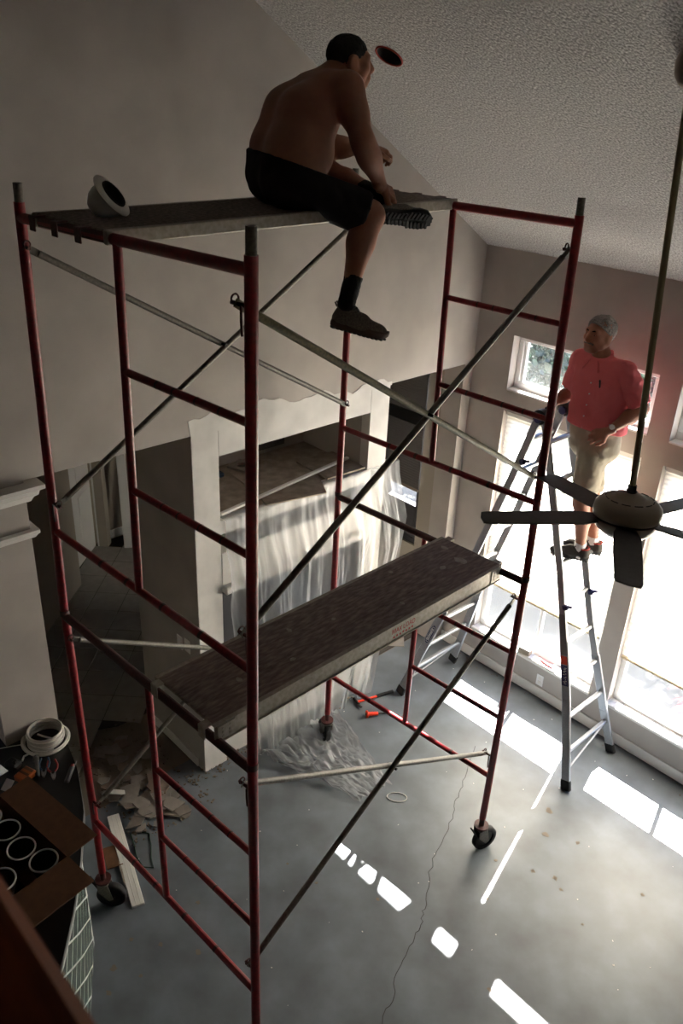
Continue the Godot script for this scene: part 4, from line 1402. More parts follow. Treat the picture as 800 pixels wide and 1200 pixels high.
func counter_things() -> void:
	var Y := 1.132
	# coil of white cable: a loose wide coil with a taller tight one in it
	var c := thing("cable_coil", "coil of white electrical cable lying on the black bar top by the column", "cable coil", Vector3(0.105, Y, 4.075))
	var pts := []
	var turns := 11
	for i in turns * 28 + 1:
		var a := TAU * i / 28.0
		var k := i / (turns * 28.0)
		pts.append(Vector3(cos(a) * (0.112 - 0.012 * absf(sin(k * 9.0))), 0.008 + k * 0.085, sin(a) * (0.112 - 0.012 * absf(sin(k * 9.0)))))
	pts.append(Vector3(0.05, 0.088, 0.03)); pts.append(Vector3(0.0, 0.078, 0.045))
	put("inner_coil", tubem(pts, 0.0062, 6), M.cable_white, c)
	pts = [Vector3(0.08, 0.006, 0.19), Vector3(0.05, 0.006, 0.165)]
	for i in 5 * 28:
		var a := TAU * i / 28.0 + 1.2
		pts.append(Vector3(cos(a) * (0.128 + 0.004 * (i / 28) + 0.008 * sin(a)), 0.007 + 0.006 * ((i / 28) % 3), sin(a) * (0.128 + 0.004 * (i / 28))))
	put("outer_coil", tubem(pts, 0.0062, 6), M.cable_white, c)
	# pliers lying open, handles away from the camera
	var plier := func(label: String, at: Vector3, yaw: float, m: Material, n: String) -> void:
		var p := thing(n, label, "pliers", at, Basis(Vector3.UP, yaw))
		for s in [-1, 1]:
			put("handle", tubem([Vector3(0.004 * s, 0.010, 0.0), Vector3(0.026 * s, 0.010, -0.035), Vector3(0.030 * s, 0.010, -0.07), Vector3(0.020 * s, 0.010, -0.115)], 0.0065, 8), m, p)
			var st := begin()
			prism(st, [Vector2(0.0, -0.012), Vector2(0.014 * s, -0.006), Vector2(0.013 * s, 0.02), Vector2(0.004 * s, 0.05), Vector2(0.0005 * s, 0.05)], flat_xf(0.004), 0.012)
			put("jaw", done(st), M.steel, p)
		var st2 := begin()
		cyl(st2, Vector3(0, 0.003, 0), Vector3(0, 0.019, 0), 0.009, -1.0, 12)
		put("pivot", done(st2), M.dark_steel, p)
	plier.call("red-handled pliers lying open on the black bar top", Vector3(0.405, Y, 4.170), 1.20, M.tool_red, "pliers")
	plier.call("blue-handled pliers lying on the black bar top beside the red pliers", Vector3(0.355, Y, 4.205), 1.10, M.tool_blue, "pliers")
	# knife, torch, boxes
	var kn := thing("utility_knife", "dark utility knife with a red tip, nearest the bar edge", "knife", Vector3(0.47, Y, 4.095), Basis(Vector3.UP, 0.85))
	put("handle", boxm(Vector3(0, 0.011, 0.01), Vector3(0.03, 0.02, 0.13), 0.007), M.grey_panel, kn)
	put("slide", boxm(Vector3(0, 0.012, -0.06), Vector3(0.02, 0.018, 0.03), 0.005), M.tool_red, kn)
	put("blade", boxm(Vector3(0.012, 0.010, -0.035), Vector3(0.006, 0.004, 0.15), 0.001), M.steel, kn)
	var fl := thing("torch", "black cylindrical torch lying between the amber box and the pliers", "torch", Vector3(0.305, Y, 4.225), Basis(Vector3.UP, 1.2))
	var st := begin()
	lathe(st, [Vector2(0.0, -0.09), Vector2(0.017, -0.09), Vector2(0.019, -0.06), Vector2(0.013, -0.05), Vector2(0.013, 0.08), Vector2(0.0, 0.085)], Transform3D(Basis(Vector3.RIGHT, PI / 2), Vector3(0, 0.019, 0)), 18)
	put("barrel", done(st), M.black, fl)
	var ab := thing("amber_box", "small amber plastic case on the bar top", "case", Vector3(0.325, Y, 4.305), Basis(Vector3.UP, 0.35))
	put("shell", boxm(Vector3(0, 0.02, 0), Vector3(0.085, 0.04, 0.10), 0.006), M.amber_plastic, ab)
	for k in 2: put("ridge", boxm(Vector3(0, 0.042, -0.03 + 0.035 * k), Vector3(0.07, 0.005, 0.016), 0.002), M.cardboard, ab)
	var bt := thing("black_charger", "small black charger block on the bar top beyond the amber case", "charger", Vector3(0.20, Y, 4.325), Basis(Vector3.UP, 0.4))
	put("block", boxm(Vector3(0, 0.025, 0), Vector3(0.09, 0.05, 0.07), 0.012), M.black, bt)
	put("plug", boxm(Vector3(0.02, 0.055, 0), Vector3(0.03, 0.02, 0.03), 0.006), M.dark_steel, bt)
	single("thin_wire", tubem([Vector3(-0.01, Y + 0.004, 4.33), Vector3(0.02, Y + 0.004, 4.26), Vector3(0.05, Y + 0.004, 4.20)], 0.003, 6), M.cable_white, "thin pale wire leading from the cable coil across the bar top", "wire")
	# crumpled clear bag and a white card
	var nz := FastNoiseLite.new()
	nz.seed = 6
	nz.frequency = 9.0
	var rows := []
	for j in 13:
		var row := []
		for i in 19:
			var a := TAU * i / 18.0
			var ph := PI * j / 12.0
			var n := Vector3(sin(ph) * cos(a), cos(ph), sin(ph) * sin(a))
			var k := 1.0 + 0.9 * nz.get_noise_3dv(n * 0.22)
			row.append(Vector3(0.17, Y + 0.067, 4.50) + Vector3(n.x * 0.11, n.y * 0.063, n.z * 0.10) * k)
		rows.append(row)
	st = begin()
	sheet(st, rows, 1)
	single("plastic_bag", done(st), M.plastic_bag, "crumpled clear plastic bag on the bar top behind the cardboard box", "bag")
	single("white_card", boxm(Vector3(0.345, Y + 0.03, 4.42), Vector3(0.055, 0.002, 0.07), 0.0005, Basis(Vector3.UP, 0.5) * Basis(Vector3.RIGHT, 0.5)), M.label_white, "small white card propped beside the plastic bag", "card")
	# carton of light trims with its flaps folded out
	var o := Vector3(0.632, Y, 4.552)
	var bx := thing("cardboard_box", "open brown carton full of round light trims on the bar", "box", o, Basis(Vector3.UP, 0.15))
	var W := 0.62
	var D := 0.40
	var H := 0.27
	for q in [[Vector3(W * 0.5, H * 0.5, 0.002), Vector3(W, H, 0.005)], [Vector3(W * 0.5, H * 0.5, D), Vector3(W, H, 0.005)], [Vector3(0.002, H * 0.5, D * 0.5), Vector3(0.005, H, D)], [Vector3(W, H * 0.5, D * 0.5), Vector3(0.005, H, D)]]:
		put("side", boxm(q[0], q[1]), M.cardboard, bx)
	put("bottom", boxm(Vector3(W * 0.5, 0.004, D * 0.5), Vector3(W, 0.006, D)), M.cardboard, bx)
	put("flap", boxm(Vector3(W * 0.5, H - 0.002, -0.088), Vector3(W, 0.005, 0.175), 0.0, Basis(Vector3.RIGHT, 0.04)), M.cardboard, bx)
	put("flap", boxm(Vector3(W + 0.105, H - 0.004, D * 0.5), Vector3(0.21, 0.005, D), 0.0, Basis(Vector3.BACK, -0.05)), M.cardboard, bx)
	put("flap", boxm(Vector3(-0.08, H - 0.03, D * 0.5), Vector3(0.17, 0.005, D), 0.0, Basis(Vector3.BACK, 0.35)), M.cardboard, bx)
	put("divider", boxm(Vector3(W * 0.5, 0.09, D * 0.5), Vector3(W - 0.02, 0.17, 0.004)), M.cardboard, bx)
	var lab := ["round white light trim in the carton, by its outer corner", "round white light trim in the carton, second from the outer corner along the big flap", "round white light trim in the carton, third along the big flap", "round white light trim in the carton, last along the big flap by the bag", "round white light trim in the carton, second row beside the small flap", "round white light trim in the carton, second row next to the handrail"]
	var cs := [Vector3(0.535, 0.25, 0.085), Vector3(0.385, 0.25, 0.115), Vector3(0.225, 0.25, 0.10), Vector3(0.08, 0.25, 0.12), Vector3(0.48, 0.25, 0.285), Vector3(0.31, 0.25, 0.29)]
	for k in 6:
		var at2: Vector3 = o + Basis(Vector3.UP, 0.15) * cs[k]
		var rt := thing("recessed_light_trim", lab[k], "light trim", at2, Basis(Vector3.UP, k * 1.1) * Basis(Vector3.RIGHT, 0.06 - 0.03 * k), "light trims in the carton")
		st = begin()
		tube(st, circle(Vector3.ZERO, 0.068, 30), 0.0048, 7, true)
		put("rim", done(st), M.white_trim, rt)
		st = begin()
		lathe(st, [Vector2(0.066, 0.0), Vector2(0.062, -0.05), Vector2(0.05, -0.10), Vector2(0.0, -0.11)], Transform3D.IDENTITY, 26)
		put("baffle", done(st), M.black, rt)
		if k == 4:
			single("small_bulb", boxm(at2 + Vector3(-0.02, -0.07, 0.02), Vector3(0.03, 0.03, 0.03), 0.008), M.tool_blue, "small blue-white scrap at the bottom of the trim beside the small flap", "scrap")

func shard_label(i: int, c: Vector2, s: float, n: int) -> String:
	var where := "on the heap by the fireplace" if c.x > -0.2 else ("beside the hall tiles" if c.x < -0.42 else "behind the heap")
	var look := "pinkish" if i % 5 == 3 else "pale"
	var size := "large" if s > 0.115 else ("palm-sized" if s > 0.06 else "small")
	return "%s %s %s-cornered shard of floor tile %s" % [size, look, ["three", "four", "five", "six"][n - 3], where]

# ================================================================ floor things
func floor_things() -> void:
	var r := RandomNumberGenerator.new()
	r.seed = 19
	# broken tiles heaped at the edge of the hall floor
	var spots := []
	for i in 12: spots.append([Vector2(r.randf_range(-0.18, 0.16), r.randf_range(3.16, 3.50)), r.randf_range(0.09, 0.15)])
	for i in 11: spots.append([Vector2(r.randf_range(-0.75, -0.42), r.randf_range(3.10, 3.42)), r.randf_range(0.05, 0.09)])
	for i in 6: spots.append([Vector2(r.randf_range(-0.42, -0.18), r.randf_range(3.15, 3.55)), r.randf_range(0.04, 0.07)])
	for i in 16: spots.append([Vector2(r.randf_range(-0.3, 0.22), r.randf_range(3.08, 3.55)), r.randf_range(0.045, 0.08)])
	spots.append([Vector2(0.18, 3.52), 0.05]); spots.append([Vector2(0.24, 3.20), 0.06])
	for i in spots.size():
		var c: Vector2 = spots[i][0]
		var s: float = spots[i][1]
		var n := r.randi_range(4, 6)
		var a0 := r.randf() * TAU
		var pl := []
		for k in n:
			var a := a0 + TAU * (k + r.randf_range(-0.25, 0.25)) / n
			pl.append(Vector2(cos(a), sin(a)) * s * r.randf_range(0.55, 1.15))
		var lay := 0.004 + 0.011 * float(i % 4) if i < 12 else 0.004 + 0.008 * float(i % 2) + (0.035 if i > 28 and absf(c.x) < 0.12 else 0.0)
		var st := begin()
		prism(st, pl, flat_xf(0.0), 0.011)
		var o := single("tile_shard", done(st), M.shard_pink if i % 5 == 3 else M.shard, shard_label(i, c, s, n), "tile shard", "broken tile shards by the hall floor", "", Vector3(c.x, lay, c.y), Basis(Vector3(r.randf_range(-1, 1), 0, r.randf_range(-1, 1)).normalized(), r.randf_range(0.02, 0.12)))
		o.position.y += 0.006
	var st := begin()
	for i in 900:
		var zone := i % 3
		var p := Vector3(r.randf_range(-0.95, 0.3), 0, r.randf_range(2.95, 3.65))
		if zone == 1: p = Vector3(r.randfn(0.02, 0.05), 0, r.randf_range(1.3, 3.0))
		if zone == 2 and i % 2: p = Vector3(r.randf_range(0.0, 4.0), 0, absf(r.randfn(0.0, 0.06)) + 0.01)
		var s := r.randf_range(0.004, 0.018) * (0.5 if zone == 2 and i % 2 else 1.0)
		p.y = s * 0.3
		box(st, p, Vector3(s, s * 0.6, s * r.randf_range(0.6, 1.6)), Basis(Vector3.UP, r.randf() * TAU) * Basis(Vector3.RIGHT, r.randf_range(-0.4, 0.4)))
	single("rubble", done(st), M.mortar, "crumbs of mortar and plaster scattered along the walls", "rubble", "", "stuff")
	# boards and scraps near the casters
	var a := Vector3(-0.07, 0.0, 3.615)
	var b := Vector3(0.72, 0.0, 3.865)
	var d := (b - a).normalized()
	var bd := thing("white_trim_board", "white wooden trim board lying on the concrete near the bar", "trim board", (a + b) * 0.5, Basis(d, Vector3.UP, d.cross(Vector3.UP)))
	put("board", boxm(Vector3(0, 0.010, 0), Vector3(a.distance_to(b), 0.018, 0.085), 0.003), M.white_trim, bd)
	for k in 2: put("groove", boxm(Vector3(0.0, 0.0195, -0.018 + 0.03 * k), Vector3(a.distance_to(b) - 0.01, 0.003, 0.006), 0.001), M.white_trim, bd)
	put("torn_paper", prismm([Vector2(-0.05, 0.036), Vector2(0.02, 0.042), Vector2(0.10, 0.034), Vector2(0.24, 0.043), Vector2(0.20, 0.05), Vector2(0.06, 0.052)], flat_xf(0.016), 0.003), M.brown_board, bd, "strip of torn brown paper along the edge")
	single("white_lath", boxm(Vector3(-0.20, 0.045, 3.47), Vector3(0.19, 0.012, 0.045), 0.003, Basis(Vector3.UP, 0.75)), M.white_trim, "short white lath lying on the tile shards beside the scaffold leg", "lath")
	single("cardboard_scrap", boxm(Vector3(0.26, 0.012, 3.80), Vector3(0.20, 0.005, 0.11), 0.001, Basis(Vector3.UP, -0.3) * Basis(Vector3.BACK, 0.05)), M.cardboard, "torn piece of brown cardboard on the floor by the scaffold caster", "cardboard")
	single("green_cord", tubem([Vector3(0.16, 0.005, 3.60), Vector3(0.26, 0.005, 3.63), Vector3(0.36, 0.005, 3.67), Vector3(0.47, 0.005, 3.68), Vector3(0.52, 0.005, 3.63), Vector3(0.44, 0.005, 3.60), Vector3(0.34, 0.005, 3.54), Vector3(0.24, 0.005, 3.50), Vector3(0.20, 0.005, 3.53)], 0.004, 6), M.cord_green, "thin green cord looped on the concrete near the tile shards", "cord")
	single("wire_tie", tubem(circle(Vector3.ZERO, 0.062, 26, Basis.from_scale(Vector3(1.25, 1, 0.75))), 0.0035, 6, true), M.cable_white, "small white loop of wire on the concrete by the plastic sheet", "wire", "", "", Vector3(1.176, 0.005, 1.865), Basis(Vector3.UP, 0.75))
	# hammer and guarded chisel
	var h0 := Vector3(0.17, 0.014, 1.34)
	var h1 := Vector3(0.275, 0.014, 0.985)
	var hd := (h1 - h0).normalized()
	var hm := thing("hammer", "hammer with a black grip and orange shaft lying by the plastic", "hammer", h0, Basis(hd.cross(Vector3.UP), Vector3.UP, -hd))
	var hl := h0.distance_to(h1)
	put("shaft", tubem([Vector3(0, 0, 0), Vector3(0, 0, -hl * 0.6)], 0.011, 10), M.tool_orange, hm)
	put("grip", tubem([Vector3(0, 0.002, -hl * 0.55), Vector3(0, 0.002, -hl)], 0.016, 12), M.black, hm)
	st = begin()
	cyl(st, Vector3(-0.055, 0.002, 0.0), Vector3(0.035, 0.002, 0.0), 0.013, -1.0, 12)
	box(st, Vector3(0.06, 0.002, 0.0), Vector3(0.05, 0.012, 0.022), Basis(Vector3.UP, 0.3), 0.004)
	put("head", done(st), M.dark_steel, hm)
	var c0 := Vector3(0.352, 0.03, 1.40)
	var cd := (Vector3(0.47, 0.014, 1.20) - c0).normalized()
	var ch := thing("masonry_chisel", "cold chisel with a bright orange hand guard on the concrete", "chisel", c0, Basis(cd.cross(Vector3.UP).normalized(), cd.cross(Vector3.UP).normalized().cross(cd), -cd))
	st = begin()
	var X := Transform3D(Basis(Vector3.RIGHT, -PI / 2), Vector3.ZERO)
	lathe(st, [Vector2(0.0, 0.0), Vector2(0.030, 0.0), Vector2(0.034, 0.006), Vector2(0.030, 0.014), Vector2(0.014, 0.018), Vector2(0.019, 0.03), Vector2(0.015, 0.042), Vector2(0.019, 0.055), Vector2(0.015, 0.067), Vector2(0.019, 0.080), Vector2(0.015, 0.092), Vector2(0.018, 0.105), Vector2(0.0, 0.112)], X, 20)
	put("guard", done(st), M.tool_orange, ch)
	put("bar", tubem([Vector3(0, 0, -0.10), Vector3(0, 0, -0.20)], 0.008, 8), M.dark_steel, ch)
	put("strike_end", tubem([Vector3(0, 0, 0.006), Vector3(0, 0, -0.01)], 0.010, 10), M.black, ch)
	# on the window sill: paint tray with a brush, an open carton
	var tr := thing("paper_box", "open white paper box with a red-handled tool on the window sill", "box", Vector3(1.16, 0.366, -0.025), Basis(Vector3.UP, 0.0))
	put("base", boxm(Vector3(0, 0.004, 0), Vector3(0.30, 0.006, 0.10), 0.001), M.label_white, tr)
	put("lid", boxm(Vector3(-0.05, 0.03, -0.052), Vector3(0.24, 0.06, 0.004), 0.001, Basis(Vector3.RIGHT, -0.2)), M.label_white, tr)
	single("red_tool", tubem([Vector3(1.10, 0.385, -0.03), Vector3(1.16, 0.382, -0.01), Vector3(1.26, 0.380, 0.0)], 0.007, 8), M.tool_red, "slim red-handled tool lying on the white paper box", "tool")
	var cr := thing("sponge_block", "tan block of sponge at the end of the sill by the white box", "sponge", Vector3(0.955, 0.366, -0.01), Basis(Vector3.UP, 0.1))
	put("block", boxm(Vector3(0, 0.025, 0), Vector3(0.12, 0.05, 0.06), 0.006), M.brown_board, cr)
	put("pale_top", boxm(Vector3(0, 0.054, 0), Vector3(0.118, 0.012, 0.058), 0.004), M.shard, cr)
	# outlet under the sill
	var ol := thing("wall_outlet", "white power outlet under the window sill", "outlet", Vector3(1.165, 0.19, 0.003))
	put("plate", boxm(Vector3.ZERO, Vector3(0.072, 0.116, 0.006), 0.003), M.vinyl, ol)
	for dy in [-0.021, 0.021]: put("socket", boxm(Vector3(0, dy, 0.003), Vector3(0.032, 0.028, 0.005), 0.002), M.white_trim, ol)
	# lamp lying on the upper plank
	var nn := (sc_basis * Vector3(0.62, 0.62, -0.45)).normalized()
	var xx := Vector3.UP.cross(nn).normalized()
	eyeball_trim_thing("white eyeball lamp trim lying on the end of the upper scaffold plank", sc(0.44, 4.45, 0.20), Basis(xx, nn, xx.cross(nn)))

# ================================================================ outdoors
func leaf_cloud(n: int, size: float, inside: Callable, seed_: int) -> ArrayMesh:
	var r := RandomNumberGenerator.new()
	r.seed = seed_
	var st := begin()
	st.set_smooth_group(-1)
	for i in n:
		var p: Vector3 = inside.call(r)
		var d := Vector3(r.randfn(0, 1), r.randfn(0, 0.7), r.randfn(0, 1)).normalized()
		var s := d.cross(Vector3(r.randfn(0, 1), r.randfn(0, 1), r.randfn(0, 1))).normalized()
		var l := size * r.randf_range(0.6, 1.3)
		var w := l * 0.28
		var up := d.cross(s)
		tri(st, p, p + d * l * 0.5 + s * w + up * l * 0.05, p + d * l)
		tri(st, p, p + d * l, p + d * l * 0.5 - s * w + up * l * 0.05)
	return done(st)

func outdoors() -> void:
	var st := begin()
	span(st, -14.0, 14.0, -0.35, -0.15, -16.0, -0.16)
	structure("ground_outside", done(st), M.lawn, "sunlit pale lawn and path outside the windows", "ground")
	var shrubs := [[-1.0, -3.4, 1.1, 3.1, "dense dark green tree seen through the left of the upper window"], [0.35, -3.9, 1.1, 3.3, "blue-green bushy tree behind the standing man's head"], [1.9, -4.0, 1.2, 3.2, "dark green tree outside behind the ceiling fan"], [-2.6, -4.6, 1.3, 3.4, "tall dark tree at the far left outside"], [-0.2, -2.6, 0.7, 1.9, "light green bush below the dark trees outside"]]
	for i in shrubs.size():
		var q: Array = shrubs[i]
		var t := thing("shrub", q[4], "tree", Vector3(q[0], -0.15, q[1]), Basis.IDENTITY, "trees outside the windows")
		var rad: float = q[2]
		var hh: float = q[3]
		var inside := func(r: RandomNumberGenerator) -> Vector3:
			var n := Vector3(r.randfn(0, 1), r.randfn(0, 1), r.randfn(0, 1)).normalized() * pow(r.randf(), 0.4)
			return Vector3(n.x * rad, hh * 0.55 + n.y * hh * 0.45, n.z * rad)
		tag(put("foliage", leaf_cloud(7000, 0.13, inside, 100 + i), M.leaf_light if i == 4 else M.leaf_dark, t), "", "", "", "stuff")
		st = begin()
		cyl(st, Vector3(0, 0, 0), Vector3(0.05, hh * 0.6, 0), 0.06, 0.02, 10)
		for k in 5: cyl(st, Vector3(0.02, hh * (0.25 + 0.08 * k), 0), Vector3(cos(k * 2.0) * rad * 0.6, hh * (0.45 + 0.09 * k), sin(k * 2.0) * rad * 0.6), 0.022, 0.006, 7)
		put("trunk", done(st), M.bark, t)
	for i in 3:
		var x: float = [0.75, 2.35, 2.95][i]
		var t := thing("red_leaf_plant", ["low plant with long purple-red leaves outside the window by the ladder", "plant with long purple-red leaves outside below the fan", "plant with long red leaves outside at the right of the picture"][i], "plant", Vector3(x, -0.15, [-1.5, -0.75, -0.8][i]), Basis(Vector3.UP, i * 1.3), "red-leaved plants outside")
		st = begin()
		cyl(st, Vector3.ZERO, Vector3(0, 0.45, 0), 0.018, 0.012, 8)
		put("stem", done(st), M.bark, t)
		var r := RandomNumberGenerator.new()
		r.seed = 60 + i
		for k in 22:
			var a := TAU * k * 0.38
			var up := lerpf(0.9, 0.15, k / 22.0)
			var L := r.randf_range(0.28, 0.42)
			var base := Vector3(0, 0.30 + 0.012 * (22 - k), 0)
			var rows := []
			for j in 6:
				var s := j / 5.0
				var c := base + Vector3(cos(a), 0, sin(a)) * L * s + Vector3(0, L * (up * s - 0.75 * s * s), 0)
				var w := 0.028 * sin(PI * (0.1 + 0.9 * s)) + 0.002
				var sd := Vector3(-sin(a), 0, cos(a)) * w
				rows.append([c - sd, c + Vector3(0, -0.006, 0), c + sd])
			var st2 := begin()
			sheet(st2, rows, 1)
			put("leaf", done(st2), M.leaf_red, t)

# ================================================================ bodies: distance fields meshed as surface nets
class Field:
	var lo: Vector3
	var cell: float
	var nx: int
	var ny: int
	var nz: int
	var k: float
	var acc := PackedFloat32Array()
	var cuts := []                    # [normal, offset]: keep n.p < offset
	var noise: FastNoiseLite = null
	var noise_amp := 0.0

	func _init(lo_: Vector3, hi: Vector3, cell_: float, k_: float) -> void:
		lo = lo_
		cell = cell_
		k = k_
		nx = int(ceil((hi.x - lo.x) / cell)) + 1
		ny = int(ceil((hi.y - lo.y) / cell)) + 1
		nz = int(ceil((hi.z - lo.z) / cell)) + 1
		acc.resize(nx * ny * nz)

	func _range(a: float, b: float, o: float, n: int) -> Vector2i:
		return Vector2i(clampi(int(floor((a - o) / cell)), 0, n - 1), clampi(int(ceil((b - o) / cell)), 0, n - 1))

	func cap(a: Vector3, b: Vector3, ra: float, rb: float) -> void:
		var m := 5.0 / k + cell * 2.0
		var rx := _range(minf(a.x - ra, b.x - rb) - m, maxf(a.x + ra, b.x + rb) + m, lo.x, nx)
		var ry := _range(minf(a.y - ra, b.y - rb) - m, maxf(a.y + ra, b.y + rb) + m, lo.y, ny)
		var rz := _range(minf(a.z - ra, b.z - rb) - m, maxf(a.z + ra, b.z + rb) + m, lo.z, nz)
		var ba := b - a
		var bb := maxf(ba.dot(ba), 1e-9)
		for z in range(rz.x, rz.y + 1):
			for y in range(ry.x, ry.y + 1):
				var row := (z * ny + y) * nx
				for x in range(rx.x, rx.y + 1):
					var pa := lo + Vector3(x, y, z) * cell - a
					var h := clampf(pa.dot(ba) / bb, 0.0, 1.0)
					var d := (pa - ba * h).length() - lerpf(ra, rb, h)
					if d < m: acc[row + x] += exp(-k * maxf(d, -0.12))

	func ell(c: Vector3, r: Vector3, b: Basis) -> void:
		var R := maxf(r.x, maxf(r.y, r.z))
		var m := 5.0 / k + cell * 2.0
		var rx := _range(c.x - R - m, c.x + R + m, lo.x, nx)
		var ry := _range(c.y - R - m, c.y + R + m, lo.y, ny)
		var rz := _range(c.z - R - m, c.z + R + m, lo.z, nz)
		var inv := b.inverse()
		for z in range(rz.x, rz.y + 1):
			for y in range(ry.x, ry.y + 1):
				var row := (z * ny + y) * nx
				for x in range(rx.x, rx.y + 1):
					var q := inv * (lo + Vector3(x, y, z) * cell - c)
					var k0 := Vector3(q.x / r.x, q.y / r.y, q.z / r.z)
					var l0 := k0.length()
					var k1 := Vector3(k0.x / r.x, k0.y / r.y, k0.z / r.z).length()
					var d := l0 * (l0 - 1.0) / maxf(k1, 1e-6)
					if d < m: acc[row + x] += exp(-k * maxf(d, -0.12))

	func cut(n: Vector3, p: Vector3) -> void:
		cuts.append([n.normalized(), n.normalized().dot(p)])

	func mesh(st: SurfaceTool) -> void:
		var n := nx * ny * nz
		var d := PackedFloat32Array()
		d.resize(n)
		var far := 0.5
		for i in n:
			var a := acc[i]
			d[i] = far if a < 1e-7 else -log(a) / k
		if cuts.size() or noise:
			for z in nz:
				for y in ny:
					var row := (z * ny + y) * nx
					for x in nx:
						var v := d[row + x]
						if absf(v) > 0.06 and v > 0.0: continue
						var p := lo + Vector3(x, y, z) * cell
						if noise and absf(v) < 0.05: v += noise.get_noise_3dv(p) * noise_amp
						for c in cuts: v = maxf(v, (c[0] as Vector3).dot(p) - c[1])
						d[row + x] = v
		var idx := PackedInt32Array()
		idx.resize(n)
		idx.fill(-1)
		var vs := PackedVector3Array()
		var ns := PackedVector3Array()
		var o := [0, 1, nx, nx + 1, nx * ny, nx * ny + 1, nx * ny + nx, nx * ny + nx + 1]
		var e := [[0, 1], [2, 3], [4, 5], [6, 7], [0, 2], [1, 3], [4, 6], [5, 7], [0, 4], [1, 5], [2, 6], [3, 7]]
		var cp := [Vector3(0, 0, 0), Vector3(1, 0, 0), Vector3(0, 1, 0), Vector3(1, 1, 0), Vector3(0, 0, 1), Vector3(1, 0, 1), Vector3(0, 1, 1), Vector3(1, 1, 1)]
		for z in nz - 1:
			for y in ny - 1:
				var row := (z * ny + y) * nx
				for x in nx - 1:
					var i := row + x
					var d0 := d[i]
					if d0 > cell * 2.5 or d0 < -cell * 2.5: continue
					var w := [d0, d[i + o[1]], d[i + o[2]], d[i + o[3]], d[i + o[4]], d[i + o[5]], d[i + o[6]], d[i + o[7]]]
					var c := 0
					for q in w: if q < 0.0: c += 1
					if c == 0 or c == 8: continue
					var s := Vector3.ZERO
					var m := 0
					for q in e:
						var a: float = w[q[0]]
						var b: float = w[q[1]]
						if (a < 0.0) != (b < 0.0):
							s += (cp[q[0]] as Vector3).lerp(cp[q[1]], a / (a - b))
							m += 1
					idx[i] = vs.size()
					vs.append(lo + (Vector3(x, y, z) + s / m) * cell)
					ns.append(Vector3(w[1] + w[3] + w[5] + w[7] - w[0] - w[2] - w[4] - w[6], w[2] + w[3] + w[6] + w[7] - w[0] - w[1] - w[4] - w[5], w[4] + w[5] + w[6] + w[7] - w[0] - w[1] - w[2] - w[3]).normalized())
		var step := [1, nx, nx * ny]
		for z in range(1, nz - 1):
			for y in range(1, ny - 1):
				var row := (z * ny + y) * nx
				for x in range(1, nx - 1):
					var i := row + x
					if idx[i] < 0: continue
					var a := d[i]
					for ax in 3:
						var b := d[i + step[ax]]
						if (a < 0.0) == (b < 0.0): continue
						var s1: int = step[(ax + 1) % 3]
						var s2: int = step[(ax + 2) % 3]
						var q0 := idx[i]
						var q1 := idx[i - s1]
						var q2 := idx[i - s1 - s2]
						var q3 := idx[i - s2]
						if q1 < 0 or q2 < 0 or q3 < 0: continue
						var order := [q0, q3, q2, q0, q2, q1] if a < 0.0 else [q0, q1, q2, q0, q2, q3]
						for v in order:
							st.set_normal(ns[v])
							st.add_vertex(vs[v])

# a field sized to hold all given spheres [centre, radius]
func field_for(pts: Array, pad: float, cell: float, k: float) -> Field:
	var lo := Vector3(INF, INF, INF)
	var hi := -lo
	for p in pts:
		lo = lo.min(p)
		hi = hi.max(p)
	return Field.new(lo - Vector3(pad, pad, pad), hi + Vector3(pad, pad, pad), cell, k)

func folds(f: Field, freq: float, amp: float, seed_: int) -> void:
	var n := FastNoiseLite.new()
	n.seed = seed_
	n.frequency = freq
	n.fractal_octaves = 2
	f.noise = n
	f.noise_amp = amp

# head: local axes x = the person's left, y = up, z = forward; c = centre of the skull
func head_field(st: SurfaceTool, c: Vector3, b: Basis, neck_to: Vector3, s: float, neck_r: float, jowl: float) -> void:
	var f := field_for([c, c + b * Vector3(0, -0.13, 0.06) * s, neck_to], 0.14 * s, 0.0048, 130.0)
	var P := func(x: float, y: float, z: float) -> Vector3: return c + b * Vector3(x, y, z) * s
	f.ell(P.call(0, 0.028, -0.012), Vector3(0.074, 0.084, 0.094) * s, b)
	f.cap(P.call(0, -0.015, 0.030), P.call(0, -0.070, 0.040), 0.062 * s, (0.044 + jowl * 0.5) * s)
	f.cap(P.call(-0.022, -0.088, 0.055), P.call(0.022, -0.088, 0.055), 0.024 * s, 0.024 * s)
	f.cap(P.call(0, 0.012, 0.084), P.call(0, -0.026, 0.106), 0.010 * s, 0.014 * s)
	f.cap(P.call(-0.012, -0.030, 0.094), P.call(0.012, -0.030, 0.094), 0.011 * s, 0.011 * s)
	f.cap(P.call(-0.036, 0.026, 0.072), P.call(0.036, 0.026, 0.072), 0.015 * s, 0.015 * s)
	for q in [-1, 1]:
		f.cap(P.call(q * 0.042, -0.022, 0.058), P.call(q * 0.050, -0.05, 0.030), 0.024 * s, (0.026 + jowl) * s)
		f.cap(P.call(q * 0.052, -0.055, 0.025), P.call(q * 0.055, -0.04, -0.01), 0.026 * s, 0.024 * s)
		f.ell(P.call(q * 0.079, -0.006, -0.006), Vector3(0.009, 0.033, 0.020) * s, b * Basis(Vector3.UP, -q * 0.35))
		f.ell(P.call(q * 0.076, -0.030, 0.0), Vector3(0.009, 0.012, 0.010) * s, b)
	f.cap(P.call(-0.020, -0.058, 0.083), P.call(0.020, -0.058, 0.083), 0.008 * s, 0.008 * s)
	f.cap(P.call(-0.018, -0.067, 0.081), P.call(0.018, -0.067, 0.081), 0.008 * s, 0.008 * s)
	f.cap(P.call(0, -0.05, -0.015), neck_to, neck_r * s, neck_r * 1.1 * s)
	f.mesh(st)

